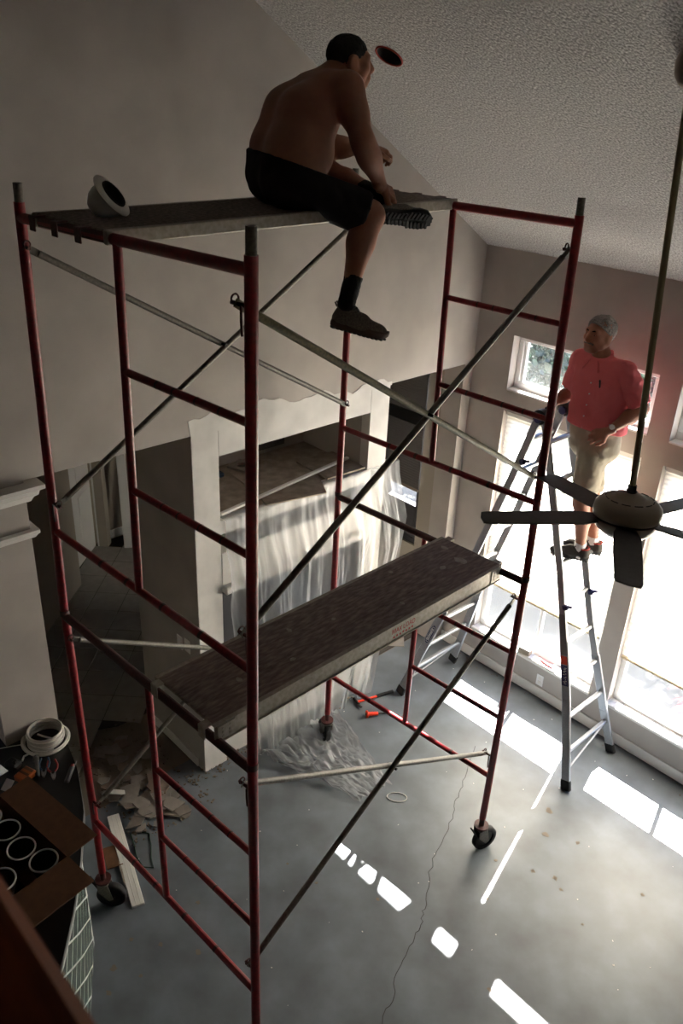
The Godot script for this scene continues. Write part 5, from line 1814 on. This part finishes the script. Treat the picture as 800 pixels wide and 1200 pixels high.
func face_parts(t: Node3D, c: Vector3, b: Basis, s: float, moustache: bool) -> void:
	var P := func(x: float, y: float, z: float) -> Vector3: return c + b * Vector3(x, y, z) * s
	for q in [-1, 1]:
		var st := begin()
		ball(st, P.call(q * 0.031, 0.006, 0.075), Vector3(0.0135, 0.0085, 0.011) * s, b, 12)
		var eye := put("eye", done(st), M.eye_white, t)
		st = begin()
		ball(st, P.call(q * 0.031, 0.006, 0.083), Vector3(0.0062, 0.0062, 0.0042) * s, b, 10)
		put("iris", done(st), M.eye_dark, eye)
		st = begin()
		tube(st, [P.call(q * 0.014, 0.026, 0.089), P.call(q * 0.030, 0.031, 0.087), P.call(q * 0.048, 0.025, 0.076)], 0.0048 * s, 6)
		put("eyebrow", done(st), M.hair_brow, t)
	var sl := begin()
	tube(sl, [P.call(-0.024, -0.063, 0.082), P.call(-0.010, -0.0615, 0.0905), P.call(0.010, -0.0615, 0.0905), P.call(0.024, -0.063, 0.082)], 0.0042 * s, 6)
	put("mouth", done(sl), M.lip, t)
	if moustache:
		sl = begin()
		tube(sl, [P.call(-0.034, -0.056, 0.077), P.call(-0.018, -0.046, 0.092), P.call(0.0, -0.043, 0.097), P.call(0.018, -0.046, 0.092), P.call(0.034, -0.056, 0.077)], 0.0085 * s, 8)
		put("moustache", done(sl), M.hair_moustache, t)

# hand from wrist w: d = along the palm, n = back of the hand, side = towards the thumb; curl per finger in radians
func hand(st: SurfaceTool, w: Vector3, d: Vector3, n: Vector3, s: float, thumb_side: float, curl: Array, spread: float, thumb_in := 0.5) -> void:
	d = d.normalized()
	n = (n - d * d.dot(n)).normalized()
	var x := d.cross(n).normalized() * thumb_side
	var f := field_for([w - d * 0.02, w + d * 0.19 * s, w + d * 0.09 + x * 0.09 * s, w + d * 0.09 - x * 0.06 * s, w - n * 0.09 * s, w + d * 0.08 - n * 0.12 * s], 0.03, 0.0042, 260.0)
	f.cap(w - d * 0.03, w + d * 0.015 * s, 0.028 * s, 0.026 * s)
	for i in 4:
		var o := (1.5 - i) * 0.0205 * s
		var k := w + d * (0.092 - 0.006 * absf(i - 1.2)) * s + x * o
		f.cap(w + d * 0.02 * s + x * o * 0.6, k, 0.0155 * s, 0.0115 * s)
		var L: float = [0.070, 0.080, 0.074, 0.058][i] * s
		var dir := (d + x * (1.5 - i) * spread).normalized()
		var p := k
		var rad := 0.0098 * s
		for j in 3:
			var a: float = curl[i] * [0.7, 1.0, 0.75][j]
			dir = _bend(dir, n, d, a)
			var q: Vector3 = p + dir * L * [0.46, 0.31, 0.25][j]
			f.cap(p, q, rad, rad * 0.92)
			rad *= 0.92
			p = q
	var tb := w + d * 0.028 * s + x * 0.022 * s - n * 0.004
	var t1 := tb + (d * 0.55 + x * 0.75 - n * 0.35 * thumb_in).normalized() * 0.042 * s
	var t2 := t1 + (d * 0.85 + x * (0.35 - 0.5 * thumb_in) - n * 0.45 * thumb_in).normalized() * 0.032 * s
	var t3 := t2 + (d * 0.95 + x * (0.1 - 0.6 * thumb_in) - n * 0.5 * thumb_in).normalized() * 0.026 * s
	f.cap(tb, t1, 0.0165 * s, 0.0125 * s)
	f.cap(t1, t2, 0.0115 * s, 0.0105 * s)
	f.cap(t2, t3, 0.0105 * s, 0.009 * s)
	f.mesh(st)

func _bend(dir: Vector3, n: Vector3, d: Vector3, a: float) -> Vector3:
	# turn dir further towards the palm, in the plane across x
	var ax := d.cross(-n).normalized()
	return dir.rotated(ax, a).normalized()

# shoe in its own axes: heel at the origin, toe along +x, sole down, 0.29 long
var shoe_upper: ArrayMesh
var shoe_sole: ArrayMesh
var shoe_lugs: ArrayMesh
var shoe_collar: ArrayMesh
var shoe_laces: ArrayMesh
var shoe_tab: ArrayMesh
func shoe_meshes() -> void:
	var f := Field.new(Vector3(-0.03, 0.0, -0.085), Vector3(0.33, 0.16, 0.085), 0.0055, 110.0)
	f.cap(Vector3(0.032, 0.050, 0), Vector3(0.038, 0.085, 0), 0.036, 0.033)
	f.cap(Vector3(0.040, 0.045, 0), Vector3(0.13, 0.047, 0.004), 0.037, 0.040)
	f.cap(Vector3(0.07, 0.075, 0), Vector3(0.14, 0.062, 0.002), 0.034, 0.034)
	f.cap(Vector3(0.13, 0.042, 0.004), Vector3(0.225, 0.033, 0.006), 0.041, 0.037)
	f.cap(Vector3(0.20, 0.034, -0.010), Vector3(0.245, 0.030, 0.004), 0.032, 0.029)
	f.cut(Vector3(0, -1, 0), Vector3(0, 0.022, 0))
	f.cut(Vector3(-0.25, 1, 0), Vector3(0.06, 0.108, 0))
	var st := begin()
	f.mesh(st)
	shoe_upper = st.commit()
	var out_ := [Vector2(-0.006, 0.0), Vector2(0.0, 0.026), Vector2(0.03, 0.037), Vector2(0.09, 0.036), Vector2(0.15, 0.044), Vector2(0.20, 0.052), Vector2(0.245, 0.044), Vector2(0.275, 0.022), Vector2(0.285, 0.0), Vector2(0.275, -0.022), Vector2(0.24, -0.042), Vector2(0.19, -0.047), Vector2(0.14, -0.040), Vector2(0.09, -0.033), Vector2(0.03, -0.036), Vector2(0.0, -0.026)]
	st = begin()
	var rows := []
	for lv in [[0.004, 0.90], [0.010, 1.0], [0.026, 1.03], [0.036, 1.0], [0.038, 0.92]]:
		var row := []
		for i in out_.size() + 1:
			var p: Vector2 = out_[i % out_.size()]
			var c := Vector2(0.14, 0.0)
			var q := c + (p - c) * Vector2(0.5 + 0.5 * lv[1], lv[1])
			row.append(Vector3(q.x, lv[0] + 0.014 * smoothstep(0.22, 0.30, q.x), q.y))
		rows.append(row)
	sheet(st, rows, 1)
	var pl := []
	for p in out_: pl.append(Vector2(0.14, 0.0) + (p - Vector2(0.14, 0.0)) * 0.93)
	prism(st, pl, flat_xf(0.004), 0.004)
	shoe_sole = done(st)
	st = begin()
	for i in 13:
		var x := 0.008 + 0.0215 * i
		var half: float = 0.030 if i < 6 else (0.040 if i < 10 else (0.036 if i < 12 else 0.022))
		for s in [-1, 1]: box(st, Vector3(x, 0.001 + 0.012 * smoothstep(0.22, 0.30, x), s * half * 0.58), Vector3(0.014, 0.010, half * 0.95), Basis(Vector3.UP, s * 0.35), 0.002)
	shoe_lugs = done(st)
	st = begin()
	tube(st, [Vector3(0.005, 0.104, 0.0), Vector3(0.018, 0.098, 0.026), Vector3(0.05, 0.094, 0.034), Vector3(0.085, 0.106, 0.026), Vector3(0.098, 0.114, 0.0), Vector3(0.085, 0.106, -0.026), Vector3(0.05, 0.094, -0.034), Vector3(0.018, 0.098, -0.026)], 0.0075, 8, true)
	shoe_collar = done(st)
	st = begin()
	for i in 5:
		var x := 0.105 + 0.022 * i
		var y := 0.104 - 0.0085 * i
		tube(st, [Vector3(x - 0.006, y - 0.022, -0.030), Vector3(x, y - 0.003, -0.014), Vector3(x + 0.002, y, 0.0), Vector3(x, y - 0.003, 0.014), Vector3(x - 0.006, y - 0.022, 0.030)], 0.0030, 5)
		tube(st, [Vector3(x - 0.006, y - 0.020, -0.030), Vector3(x + 0.010, y - 0.001, 0.0), Vector3(x + 0.016, y - 0.026, 0.030)], 0.0026, 5)
	for s in [-1, 1]: tube(st, [Vector3(0.10, 0.104, 0.0), Vector3(0.092, 0.120, s * 0.018), Vector3(0.105, 0.112, s * 0.036), Vector3(0.11, 0.098, s * 0.018)], 0.0028, 5)
	shoe_laces = done(st)
	st = begin()
	tube(st, [Vector3(0.004, 0.098, 0.0), Vector3(-0.010, 0.116, 0.0), Vector3(-0.004, 0.124, 0.0), Vector3(0.008, 0.108, 0.0)], 0.004, 6)
	shoe_tab = done(st)

func shoe(t: Node3D, heel: Vector3, toe: Vector3, up: Vector3, upper: Material, sole: Material, lining: Material, s := 1.0) -> void:
	var x := (toe - heel).normalized()
	var y := (up - x * x.dot(up)).normalized()
	var b := Basis(x, y, x.cross(y)).scaled_local(Vector3(s, s, s))
	var o := put("shoe", shoe_upper, upper, t)
	o.transform = Transform3D(b, heel)
	var so := put("sole", shoe_sole, sole, o)
	so.name = "sole"
	put("tread", shoe_lugs, M.sole_black, o)
	put("collar", shoe_collar, lining, o)
	put("lace", shoe_laces, M.black_cloth, o)
	put("pull_tab", shoe_tab, M.black, o)

# ---------------------------------------------------------------- the man sitting on the scaffold
func sitting_man() -> void:
	var t := thing("person", "shirtless man in black shorts sitting on the upper scaffold plank with his back turned", "person")
	var V := func(u: float, h: float, v: float) -> Vector3: return sc(u, h, v)
	var pel: Vector3 = V.call(0.520, 4.515, 1.085)
	var wst: Vector3 = V.call(0.505, 4.615, 1.125)
	var cst: Vector3 = V.call(0.485, 4.760, 1.215)
	var upc: Vector3 = V.call(0.510, 4.845, 1.310)
	var nek: Vector3 = V.call(0.535, 4.925, 1.395)
	var hed: Vector3 = V.call(0.560, 4.992, 1.465)
	var rsh: Vector3 = V.call(0.690, 4.880, 1.315)
	var lsh: Vector3 = V.call(0.395, 4.850, 1.420)
	var rel: Vector3 = V.call(0.835, 4.672, 1.275)
	var rwr: Vector3 = V.call(0.850, 4.478, 1.405)
	var lel: Vector3 = V.call(0.420, 4.620, 1.470)
	var lwr: Vector3 = V.call(0.545, 4.622, 1.655)
	var rhp: Vector3 = V.call(0.610, 4.485, 1.060)
	var lhp: Vector3 = V.call(0.430, 4.490, 1.120)
	var rkn: Vector3 = V.call(0.850, 4.352, 1.335)
	var ran: Vector3 = V.call(0.890, 4.025, 1.172)
	var lkn: Vector3 = V.call(0.480, 4.492, 1.440)
	var lan: Vector3 = V.call(0.775, 4.440, 1.435)
	var fwd := (sc_basis * Vector3(0.30, 0, -0.95)).normalized()       # where he faces
	var rgt := fwd.cross(Vector3.UP)
	var st := begin()
	var f := field_for([pel, hed, rel, rwr, lel, lwr, rkn, ran, lkn, lan], 0.22, 0.0135, 58.0)
	# trunk: two columns of overlapping masses give it breadth
	for s in [-1.0, 1.0]:
		f.cap(pel + rgt * s * 0.075, wst + rgt * s * 0.085, 0.125, 0.135)
		f.cap(wst + rgt * s * 0.085, cst + rgt * s * 0.080, 0.135, 0.130)
		f.cap(cst + rgt * s * 0.080, upc + rgt * s * 0.085, 0.130, 0.095)
		f.cap(cst + rgt * s * 0.08 + fwd * 0.075 - Vector3(0, 0.03, 0), cst + rgt * s * 0.05 + fwd * 0.10 - Vector3(0, 0.035, 0), 0.068, 0.06)     # breast
	f.ell(wst + fwd * 0.085 - Vector3(0, 0.01, 0), Vector3(0.155, 0.135, 0.135), Basis(rgt, Vector3.UP, -fwd))        # belly
	f.cap(upc, nek, 0.095, 0.070)
	f.cap(upc + rgt * 0.05, rsh, 0.085, 0.072)
	f.cap(upc - rgt * 0.05, lsh, 0.085, 0.072)
	f.cap(nek, upc + rgt * 0.12, 0.055, 0.06)
	f.cap(nek, upc - rgt * 0.12, 0.055, 0.06)
	f.cap(rsh, rsh.lerp(rel, 0.5), 0.066, 0.058)
	f.cap(rsh.lerp(rel, 0.4), rel, 0.058, 0.045)
	f.cap(rel, rel.lerp(rwr, 0.35), 0.047, 0.048)
	f.cap(rel.lerp(rwr, 0.35), rwr, 0.048, 0.029)
	f.cap(lsh, lel, 0.064, 0.045)
	f.cap(lel, lel.lerp(lwr, 0.35), 0.042, 0.043)
	f.cap(lel.lerp(lwr, 0.35), lwr, 0.043, 0.028)
	f.cap(rhp, rkn, 0.095, 0.064)
	f.cap(rkn, rkn.lerp(ran, 0.35) - fwd * 0.012, 0.060, 0.060)
	f.cap(rkn.lerp(ran, 0.35) - fwd * 0.012, ran, 0.060, 0.038)
	f.cap(lhp, lkn, 0.090, 0.058)
	f.cap(lkn, lkn.lerp(lan, 0.35), 0.056, 0.056)
	f.cap(lkn.lerp(lan, 0.35), lan, 0.056, 0.040)
	f.mesh(st)
	# head turned away to the right
	var hf := (sc_basis * Vector3(0.52, 0.02, -0.85)).normalized()
	var hx := Vector3.UP.cross(hf).normalized()
	var hb := Basis(hx, hf.cross(hx), hf)
	head_field(st, hed, hb, nek - fwd * 0.01, 1.0, 0.060, 0.008)
	# hands: the right one at the laces, the left one hanging over the knee
	hand(st, rwr, V.call(0.855, 4.43, 1.50) - rwr, rgt * 0.6 + Vector3(0, 0.6, 0), 1.0, 1.0, [0.5, 0.55, 0.6, 0.65], 0.06)
	hand(st, lwr, (sc_basis * Vector3(0.30, -0.15, -0.93)), Vector3(0, 1, 0) + rgt * 0.2, 1.0, 1.0, [0.75, 0.85, 0.9, 0.95], 0.05, 0.6)
	put("body", st.commit(), M.skin_tan, t)
	face_parts(t, hed, hb, 1.0, false)
	# hair: short dark cap, thin behind
	var h := begin()
	f = field_for([hed], 0.15, 0.005, 160.0)
	f.ell(hed + hb * Vector3(0, 0.034, -0.016), Vector3(0.079, 0.086, 0.099), hb)
	f.cut(hb * Vector3(0, -0.85, 0.62), hed + hb * Vector3(0, 0.028, 0.050))
	f.cut(hb * Vector3(0, -1, 0.05), hed + hb * Vector3(0, -0.028, -0.05))
	folds(f, 60.0, 0.004, 3)
	f.mesh(h)
	put("hair", h.commit(), M.hair_dark, t, "short dark hair")
	# shorts
	var sh := begin()
	f = field_for([pel, rkn, lkn], 0.22, 0.0125, 55.0)
	for s in [-1.0, 1.0]: f.cap(pel + rgt * s * 0.075 - Vector3(0, 0.0, 0), wst + rgt * s * 0.085, 0.146, 0.156)
	f.ell(pel + fwd * 0.06, Vector3(0.195, 0.135, 0.155), Basis(rgt, Vector3.UP, -fwd))
	f.cap(rhp, rhp.lerp(rkn, 1.05), 0.112, 0.096)
	f.cap(lhp, lhp.lerp(lkn, 0.80), 0.112, 0.098)
	# waistband tilts down towards the front
	f.cut(Vector3(0, 1, 0) + fwd * 0.30 + rgt * 0.05, pel + Vector3(0, 0.062, 0))
	f.cut(rkn - rhp, rhp.lerp(rkn, 0.94))
	folds(f, 10.0, 0.007, 5)
	f.mesh(sh)
	put("shorts", sh.commit(), M.black_cloth, t, "loose black shorts")
	# socks
	for q in [[rkn, ran], [lkn, lan]]:
		var d: Vector3 = (q[1] - q[0]).normalized()
		st = begin()
		f = field_for([q[1] - d * 0.10, q[1] + d * 0.06], 0.07, 0.006, 120.0)
		f.cap(q[1] - d * 0.11, q[1] + d * 0.055, 0.0465, 0.043)
		f.cut(-d, q[1] - d * 0.075)
		folds(f, 40.0, 0.003, 2)
		f.mesh(st)
		put("sock", st.commit(), M.black_cloth, t, "black ankle sock")
	# shoes: the dangling right one, the left one lying on its side with the sole showing
	var rh: Vector3 = V.call(0.845, 3.862, 1.098)
	var rt: Vector3 = V.call(1.015, 3.800, 1.285)
	shoe(t, rh, rt, ran - (rh.lerp(rt, 0.25)), M.shoe_grey, M.sole_brown, M.shoe_grey, 1.0)
	var lh: Vector3 = V.call(0.895, 4.345, 1.385)
	var lt: Vector3 = V.call(0.985, 4.318, 1.635)
	shoe(t, lh, lt, sc_basis * Vector3(-0.84, 0.36, -0.40), M.shoe_grey, M.sole_black, M.shoe_grey, 1.0)

# ---------------------------------------------------------------- the man standing on the ladder
func standing_man() -> void:
	var t := thing("person", "grey-haired man in a pink shirt and khaki shorts standing on the ladder", "person")
	var pel := Vector3(1.46, 2.70, 0.40)
	var wst := Vector3(1.45, 2.86, 0.405)
	var cst := Vector3(1.425, 3.10, 0.395)
	var upc := Vector3(1.41, 3.22, 0.40)
	var nek := Vector3(1.395, 3.335, 0.415)
	var hed := Vector3(1.365, 3.475, 0.445)
	var rsh := Vector3(1.225, 3.255, 0.375)
	var lsh := Vector3(1.590, 3.270, 0.415)
	var rel := Vector3(1.150, 2.985, 0.315)
	var rwr := Vector3(1.135, 2.925, 0.520)
	var lel := Vector3(1.745, 3.045, 0.385)
	var lwr := Vector3(1.625, 2.880, 0.545)
	var rhp := Vector3(1.405, 2.66, 0.32)
	var lhp := Vector3(1.505, 2.66, 0.47)
	var rkn := Vector3(1.455, 2.26, 0.285)
	var lkn := Vector3(1.480, 2.26, 0.465)
	var ran := Vector3(1.545, 1.885, 0.285)
	var lan := Vector3(1.535, 1.885, 0.445)
	var fwd := Vector3(-0.10, 0, 1.0).normalized()
	var rgt := fwd.cross(Vector3.UP)
	var st := begin()
	var f := field_for([pel, hed, rel, rwr, lel, lwr, ran, lan], 0.16, 0.0135, 62.0)
	for s in [-1.0, 1.0]:
		f.cap(pel + rgt * s * 0.075, wst + rgt * s * 0.08, 0.105, 0.10)
		f.cap(wst + rgt * s * 0.08, cst + rgt * s * 0.085, 0.10, 0.105)
		f.cap(cst + rgt * s * 0.085, upc + rgt * s * 0.09, 0.105, 0.08)
	f.cap(upc, nek, 0.08, 0.06)
	f.cap(upc, rsh, 0.075, 0.062)
	f.cap(upc, lsh, 0.075, 0.062)
	f.cap(rsh, rel, 0.054, 0.040)
	f.cap(rel, rel.lerp(rwr, 0.35), 0.040, 0.041)
	f.cap(rel.lerp(rwr, 0.35), rwr, 0.041, 0.026)
	f.cap(lsh, lel, 0.054, 0.041)
	f.cap(lel, lel.lerp(lwr, 0.35), 0.041, 0.043)
	f.cap(lel.lerp(lwr, 0.35), lwr, 0.043, 0.027)
	for q in [[rhp, rkn, ran], [lhp, lkn, lan]]:
		f.cap(q[0], q[1], 0.085, 0.057)
		f.cap(q[1], q[1].lerp(q[2], 0.35) + Vector3(0.015, 0, 0), 0.053, 0.056)
		f.cap(q[1].lerp(q[2], 0.35) + Vector3(0.015, 0, 0), q[2], 0.056, 0.036)
	f.mesh(st)
	var hf := Vector3(-0.17, 0.08, 0.98).normalized()
	var hx := Vector3.UP.cross(hf).normalized()
	var hb := Basis(hx, hf.cross(hx), hf)
	head_field(st, hed, hb, nek, 1.06, 0.054, 0.0)
	hand(st, rwr, Vector3(0.10, -0.55, 0.55), Vector3(-0.6, 0.5, 0.4), 1.0, 1.0, [0.7, 0.8, 0.8, 0.85], 0.05, 0.7)
	hand(st, lwr, Vector3(-0.65, -0.40, 0.22), Vector3(0.15, 0.35, 0.9), 1.0, -1.0, [0.25, 0.3, 0.35, 0.45], 0.09, 0.2)
	put("body", st.commit(), M.skin_brown, t)
	face_parts(t, hed, hb, 1.06, true)
	var h := begin()
	f = field_for([hed], 0.16, 0.005, 160.0)
	f.ell(hed + hb * Vector3(0, 0.036, -0.016), Vector3(0.092, 0.098, 0.112), hb)
	for s in [-1, 1]: f.cap(hed + hb * Vector3(s * 0.078, 0.01, 0.012), hed + hb * Vector3(s * 0.078, -0.022, 0.018), 0.012, 0.009)
	f.cut(hb * Vector3(0, -0.80, 0.70), hed + hb * Vector3(0, 0.062, 0.056))
	f.cut(hb * Vector3(0, -1, 0.0), hed + hb * Vector3(0, -0.052, -0.05))
	folds(f, 42.0, 0.011, 3)
	f.mesh(h)
	put("hair", h.commit(), M.hair_grey, t, "wavy grey hair")
	# shirt: trunk, two short sleeves, collar, placket, pocket with a pen
	var sh := begin()
	f = field_for([pel, upc, rsh, lsh], 0.20, 0.0115, 60.0)
	for s in [-1.0, 1.0]:
		f.cap(pel + rgt * s * 0.078 + Vector3(0, 0.02, 0), wst + rgt * s * 0.09, 0.122, 0.125)
		f.cap(wst + rgt * s * 0.09, cst + rgt * s * 0.092, 0.125, 0.122)
		f.cap(cst + rgt * s * 0.092, upc + rgt * s * 0.095, 0.122, 0.092)
	f.ell(wst + fwd * 0.06, Vector3(0.15, 0.13, 0.105), Basis(rgt, Vector3.UP, -fwd))
	f.cap(upc, nek, 0.100, 0.076)
	f.cap(upc, rsh, 0.088, 0.076)
	f.cap(upc, lsh, 0.088, 0.076)
	f.cut(Vector3(0, -1, 0.12), pel + Vector3(0, 0.125, 0.0))
	f.cut(Vector3(0, 1, 0.30), nek + Vector3(0, 0.012, 0))
	folds(f, 9.0, 0.011, 7)
	f.mesh(sh)
	for q in [[rsh, rel, 0.80], [lsh, lel, 0.92]]:
		f = field_for([q[0], q[1]], 0.12, 0.0105, 70.0)
		f.cap(q[0], q[0].lerp(q[1], 1.0), 0.077, 0.078)
		f.cut(q[1] - q[0], q[0].lerp(q[1], q[2]))
		folds(f, 12.0, 0.012, 9)
		f.mesh(sh)
	put("shirt", sh.commit(), M.pink_cloth, t, "short-sleeved pink button shirt")
	st = begin()
	for s in [-1.0, 1.0]:
		var c := nek + Vector3(0, -0.012, 0)
		var a: Vector3 = c + rgt * s * 0.066 - fwd * 0.02 + Vector3(0, 0.022, 0)
		var b: Vector3 = c + rgt * s * 0.030 + fwd * 0.072 + Vector3(0, -0.012, 0)
		var e: Vector3 = c + rgt * s * 0.062 + fwd * 0.100 + Vector3(0, -0.082, 0)
		var g: Vector3 = c + rgt * s * 0.100 + fwd * 0.015 + Vector3(0, -0.034, 0)
		var w: Vector3 = fwd * 0.006 + Vector3(0, 0.004, 0)
		st.set_smooth_group(-1)
		quad(st, a, b, e, g); quad(st, a + w, g + w, e + w, b + w)
		quad(st, b, b + w, e + w, e); quad(st, e, e + w, g + w, g)
		quad(st, a, a + w, b + w, b)
	tube(st, [nek + rgt * 0.066 - fwd * 0.02 + Vector3(0, 0.01, 0), nek + rgt * 0.03 - fwd * 0.068 + Vector3(0, 0.022, 0), nek - rgt * 0.03 - fwd * 0.068 + Vector3(0, 0.022, 0), nek - rgt * 0.066 - fwd * 0.02 + Vector3(0, 0.01, 0)], 0.014, 8)
	put("collar", done(st), M.pink_cloth, t)
	# buttons down the front
	for k in 6:
		var y := 3.235 - 0.075 * k
		var c := wst.lerp(cst, clampf((y - wst.y) / (cst.y - wst.y), -0.3, 1.5))
		var bulge: float = 0.118 + 0.040 * smoothstep(3.12, 2.9, y) - 0.03 * smoothstep(3.14, 3.24, y)
		st = begin()
		cyl(st, Vector3(c.x, y, c.z) + fwd * bulge, Vector3(c.x, y, c.z) + fwd * (bulge + 0.008), 0.0048, -1.0, 10)
		put("button", done(st), M.white_cloth, t)
	var pc := cst + fwd * 0.116 - rgt * 0.095 + Vector3(0, 0.02, 0)
	st = begin()
	box(st, pc, Vector3(0.11, 0.12, 0.012), Basis(rgt, Vector3.UP, -fwd) * Basis(Vector3.UP, 0.18), 0.004)
	put("pocket", done(st), M.pink_cloth, t)
	st = begin()
	cyl(st, pc + Vector3(-0.022, 0.03, 0.006), pc + Vector3(-0.027, 0.083, 0.012), 0.006, -1.0, 8)
	put("pen", done(st), M.grey_panel, t)
	# shorts
	var so := begin()
	f = field_for([pel, wst], 0.22, 0.0115, 60.0)
	for s in [-1.0, 1.0]: f.cap(pel + rgt * s * 0.075, wst + rgt * s * 0.08, 0.118, 0.116)
	f.cap(rhp, rhp.lerp(rkn, 0.5), 0.105, 0.10)
	f.cap(lhp, lhp.lerp(lkn, 0.5), 0.105, 0.10)
	f.cut(Vector3(0, -1, 0), rhp.lerp(rkn, 0.3))
	folds(f, 9.0, 0.009, 17)
	f.mesh(so)
	for q in [[rhp, rkn], [lhp, lkn]]:
		f = field_for([q[0].lerp(q[1], 0.1), q[1]], 0.14, 0.0115, 60.0)
		f.cap(q[0], q[1] - Vector3(0, 0.05, 0), 0.106, 0.092)
		f.cut(Vector3(0, -1, 0), q[1] + Vector3(0, 0.045, 0))
		folds(f, 9.0, 0.010, 18)
		f.mesh(so)
	put("shorts", so.commit(), M.khaki_cloth, t, "knee-length khaki shorts")
	for q in [ran, lan]:
		st = begin()
		f = field_for([q + Vector3(0, 0.10, 0), q - Vector3(0, 0.05, 0)], 0.07, 0.006, 120.0)
		f.cap(q + Vector3(-0.012, 0.11, 0), q - Vector3(0, 0.055, 0), 0.046, 0.041)
		f.cut(Vector3(0, 1, 0), q + Vector3(0, 0.055, 0))
		folds(f, 40.0, 0.004, 2)
		f.mesh(st)
		put("sock", st.commit(), M.white_cloth, t, "white sock")
	shoe(t, Vector3(1.60, 1.798, 0.415), Vector3(1.36, 1.798, 0.53), Vector3.UP, M.shoe_brown, M.sole_black, M.shoe_red, 1.02)
	shoe(t, Vector3(1.61, 1.798, 0.255), Vector3(1.37, 1.798, 0.37), Vector3.UP, M.shoe_brown, M.sole_black, M.shoe_red, 1.02)
	# watch
	st = begin()
	var wd := (lwr - lel).normalized()
	tube(st, circle(lwr - wd * 0.03, 0.031, 16, frame_of(wd)), 0.007, 6, true)
	var wt := put("watch", done(st), M.watch_steel, t)
	st = begin()
	var wn := (Vector3(0.2, 0.5, 0.85) - wd * wd.dot(Vector3(0.2, 0.5, 0.85))).normalized()
	cyl(st, lwr - wd * 0.03 + wn * 0.030, lwr - wd * 0.03 + wn * 0.042, 0.018, -1.0, 16)
	put("watch_face", done(st), M.vinyl, wt)
	# dark phone in the right hand
	var ph := thing("phone", "dark grey device held in the standing man's lowered hand", "phone", Vector3(1.165, 2.86, 0.575), Basis(Vector3(0.2, 0.3, 1.0).normalized(), 0.4) * Basis(Vector3.RIGHT, -0.5))
	put("case", boxm(Vector3.ZERO, Vector3(0.075, 0.14, 0.014), 0.005), M.phone, ph)
	put("screen", boxm(Vector3(0, 0, 0.0075), Vector3(0.066, 0.125, 0.002)), M.black, ph)

# ================================================================
func _ready() -> void:
	rng.seed = 1
	view_and_light()
	materials()
	shell()
	hall()
	fireplace()
	outdoors()
	bar()
	scaffold()
	planks()
	ladder()
	fan()
	plastic()
	shoe_meshes()
	sitting_man()
	standing_man()
	counter_things()
	floor_things()
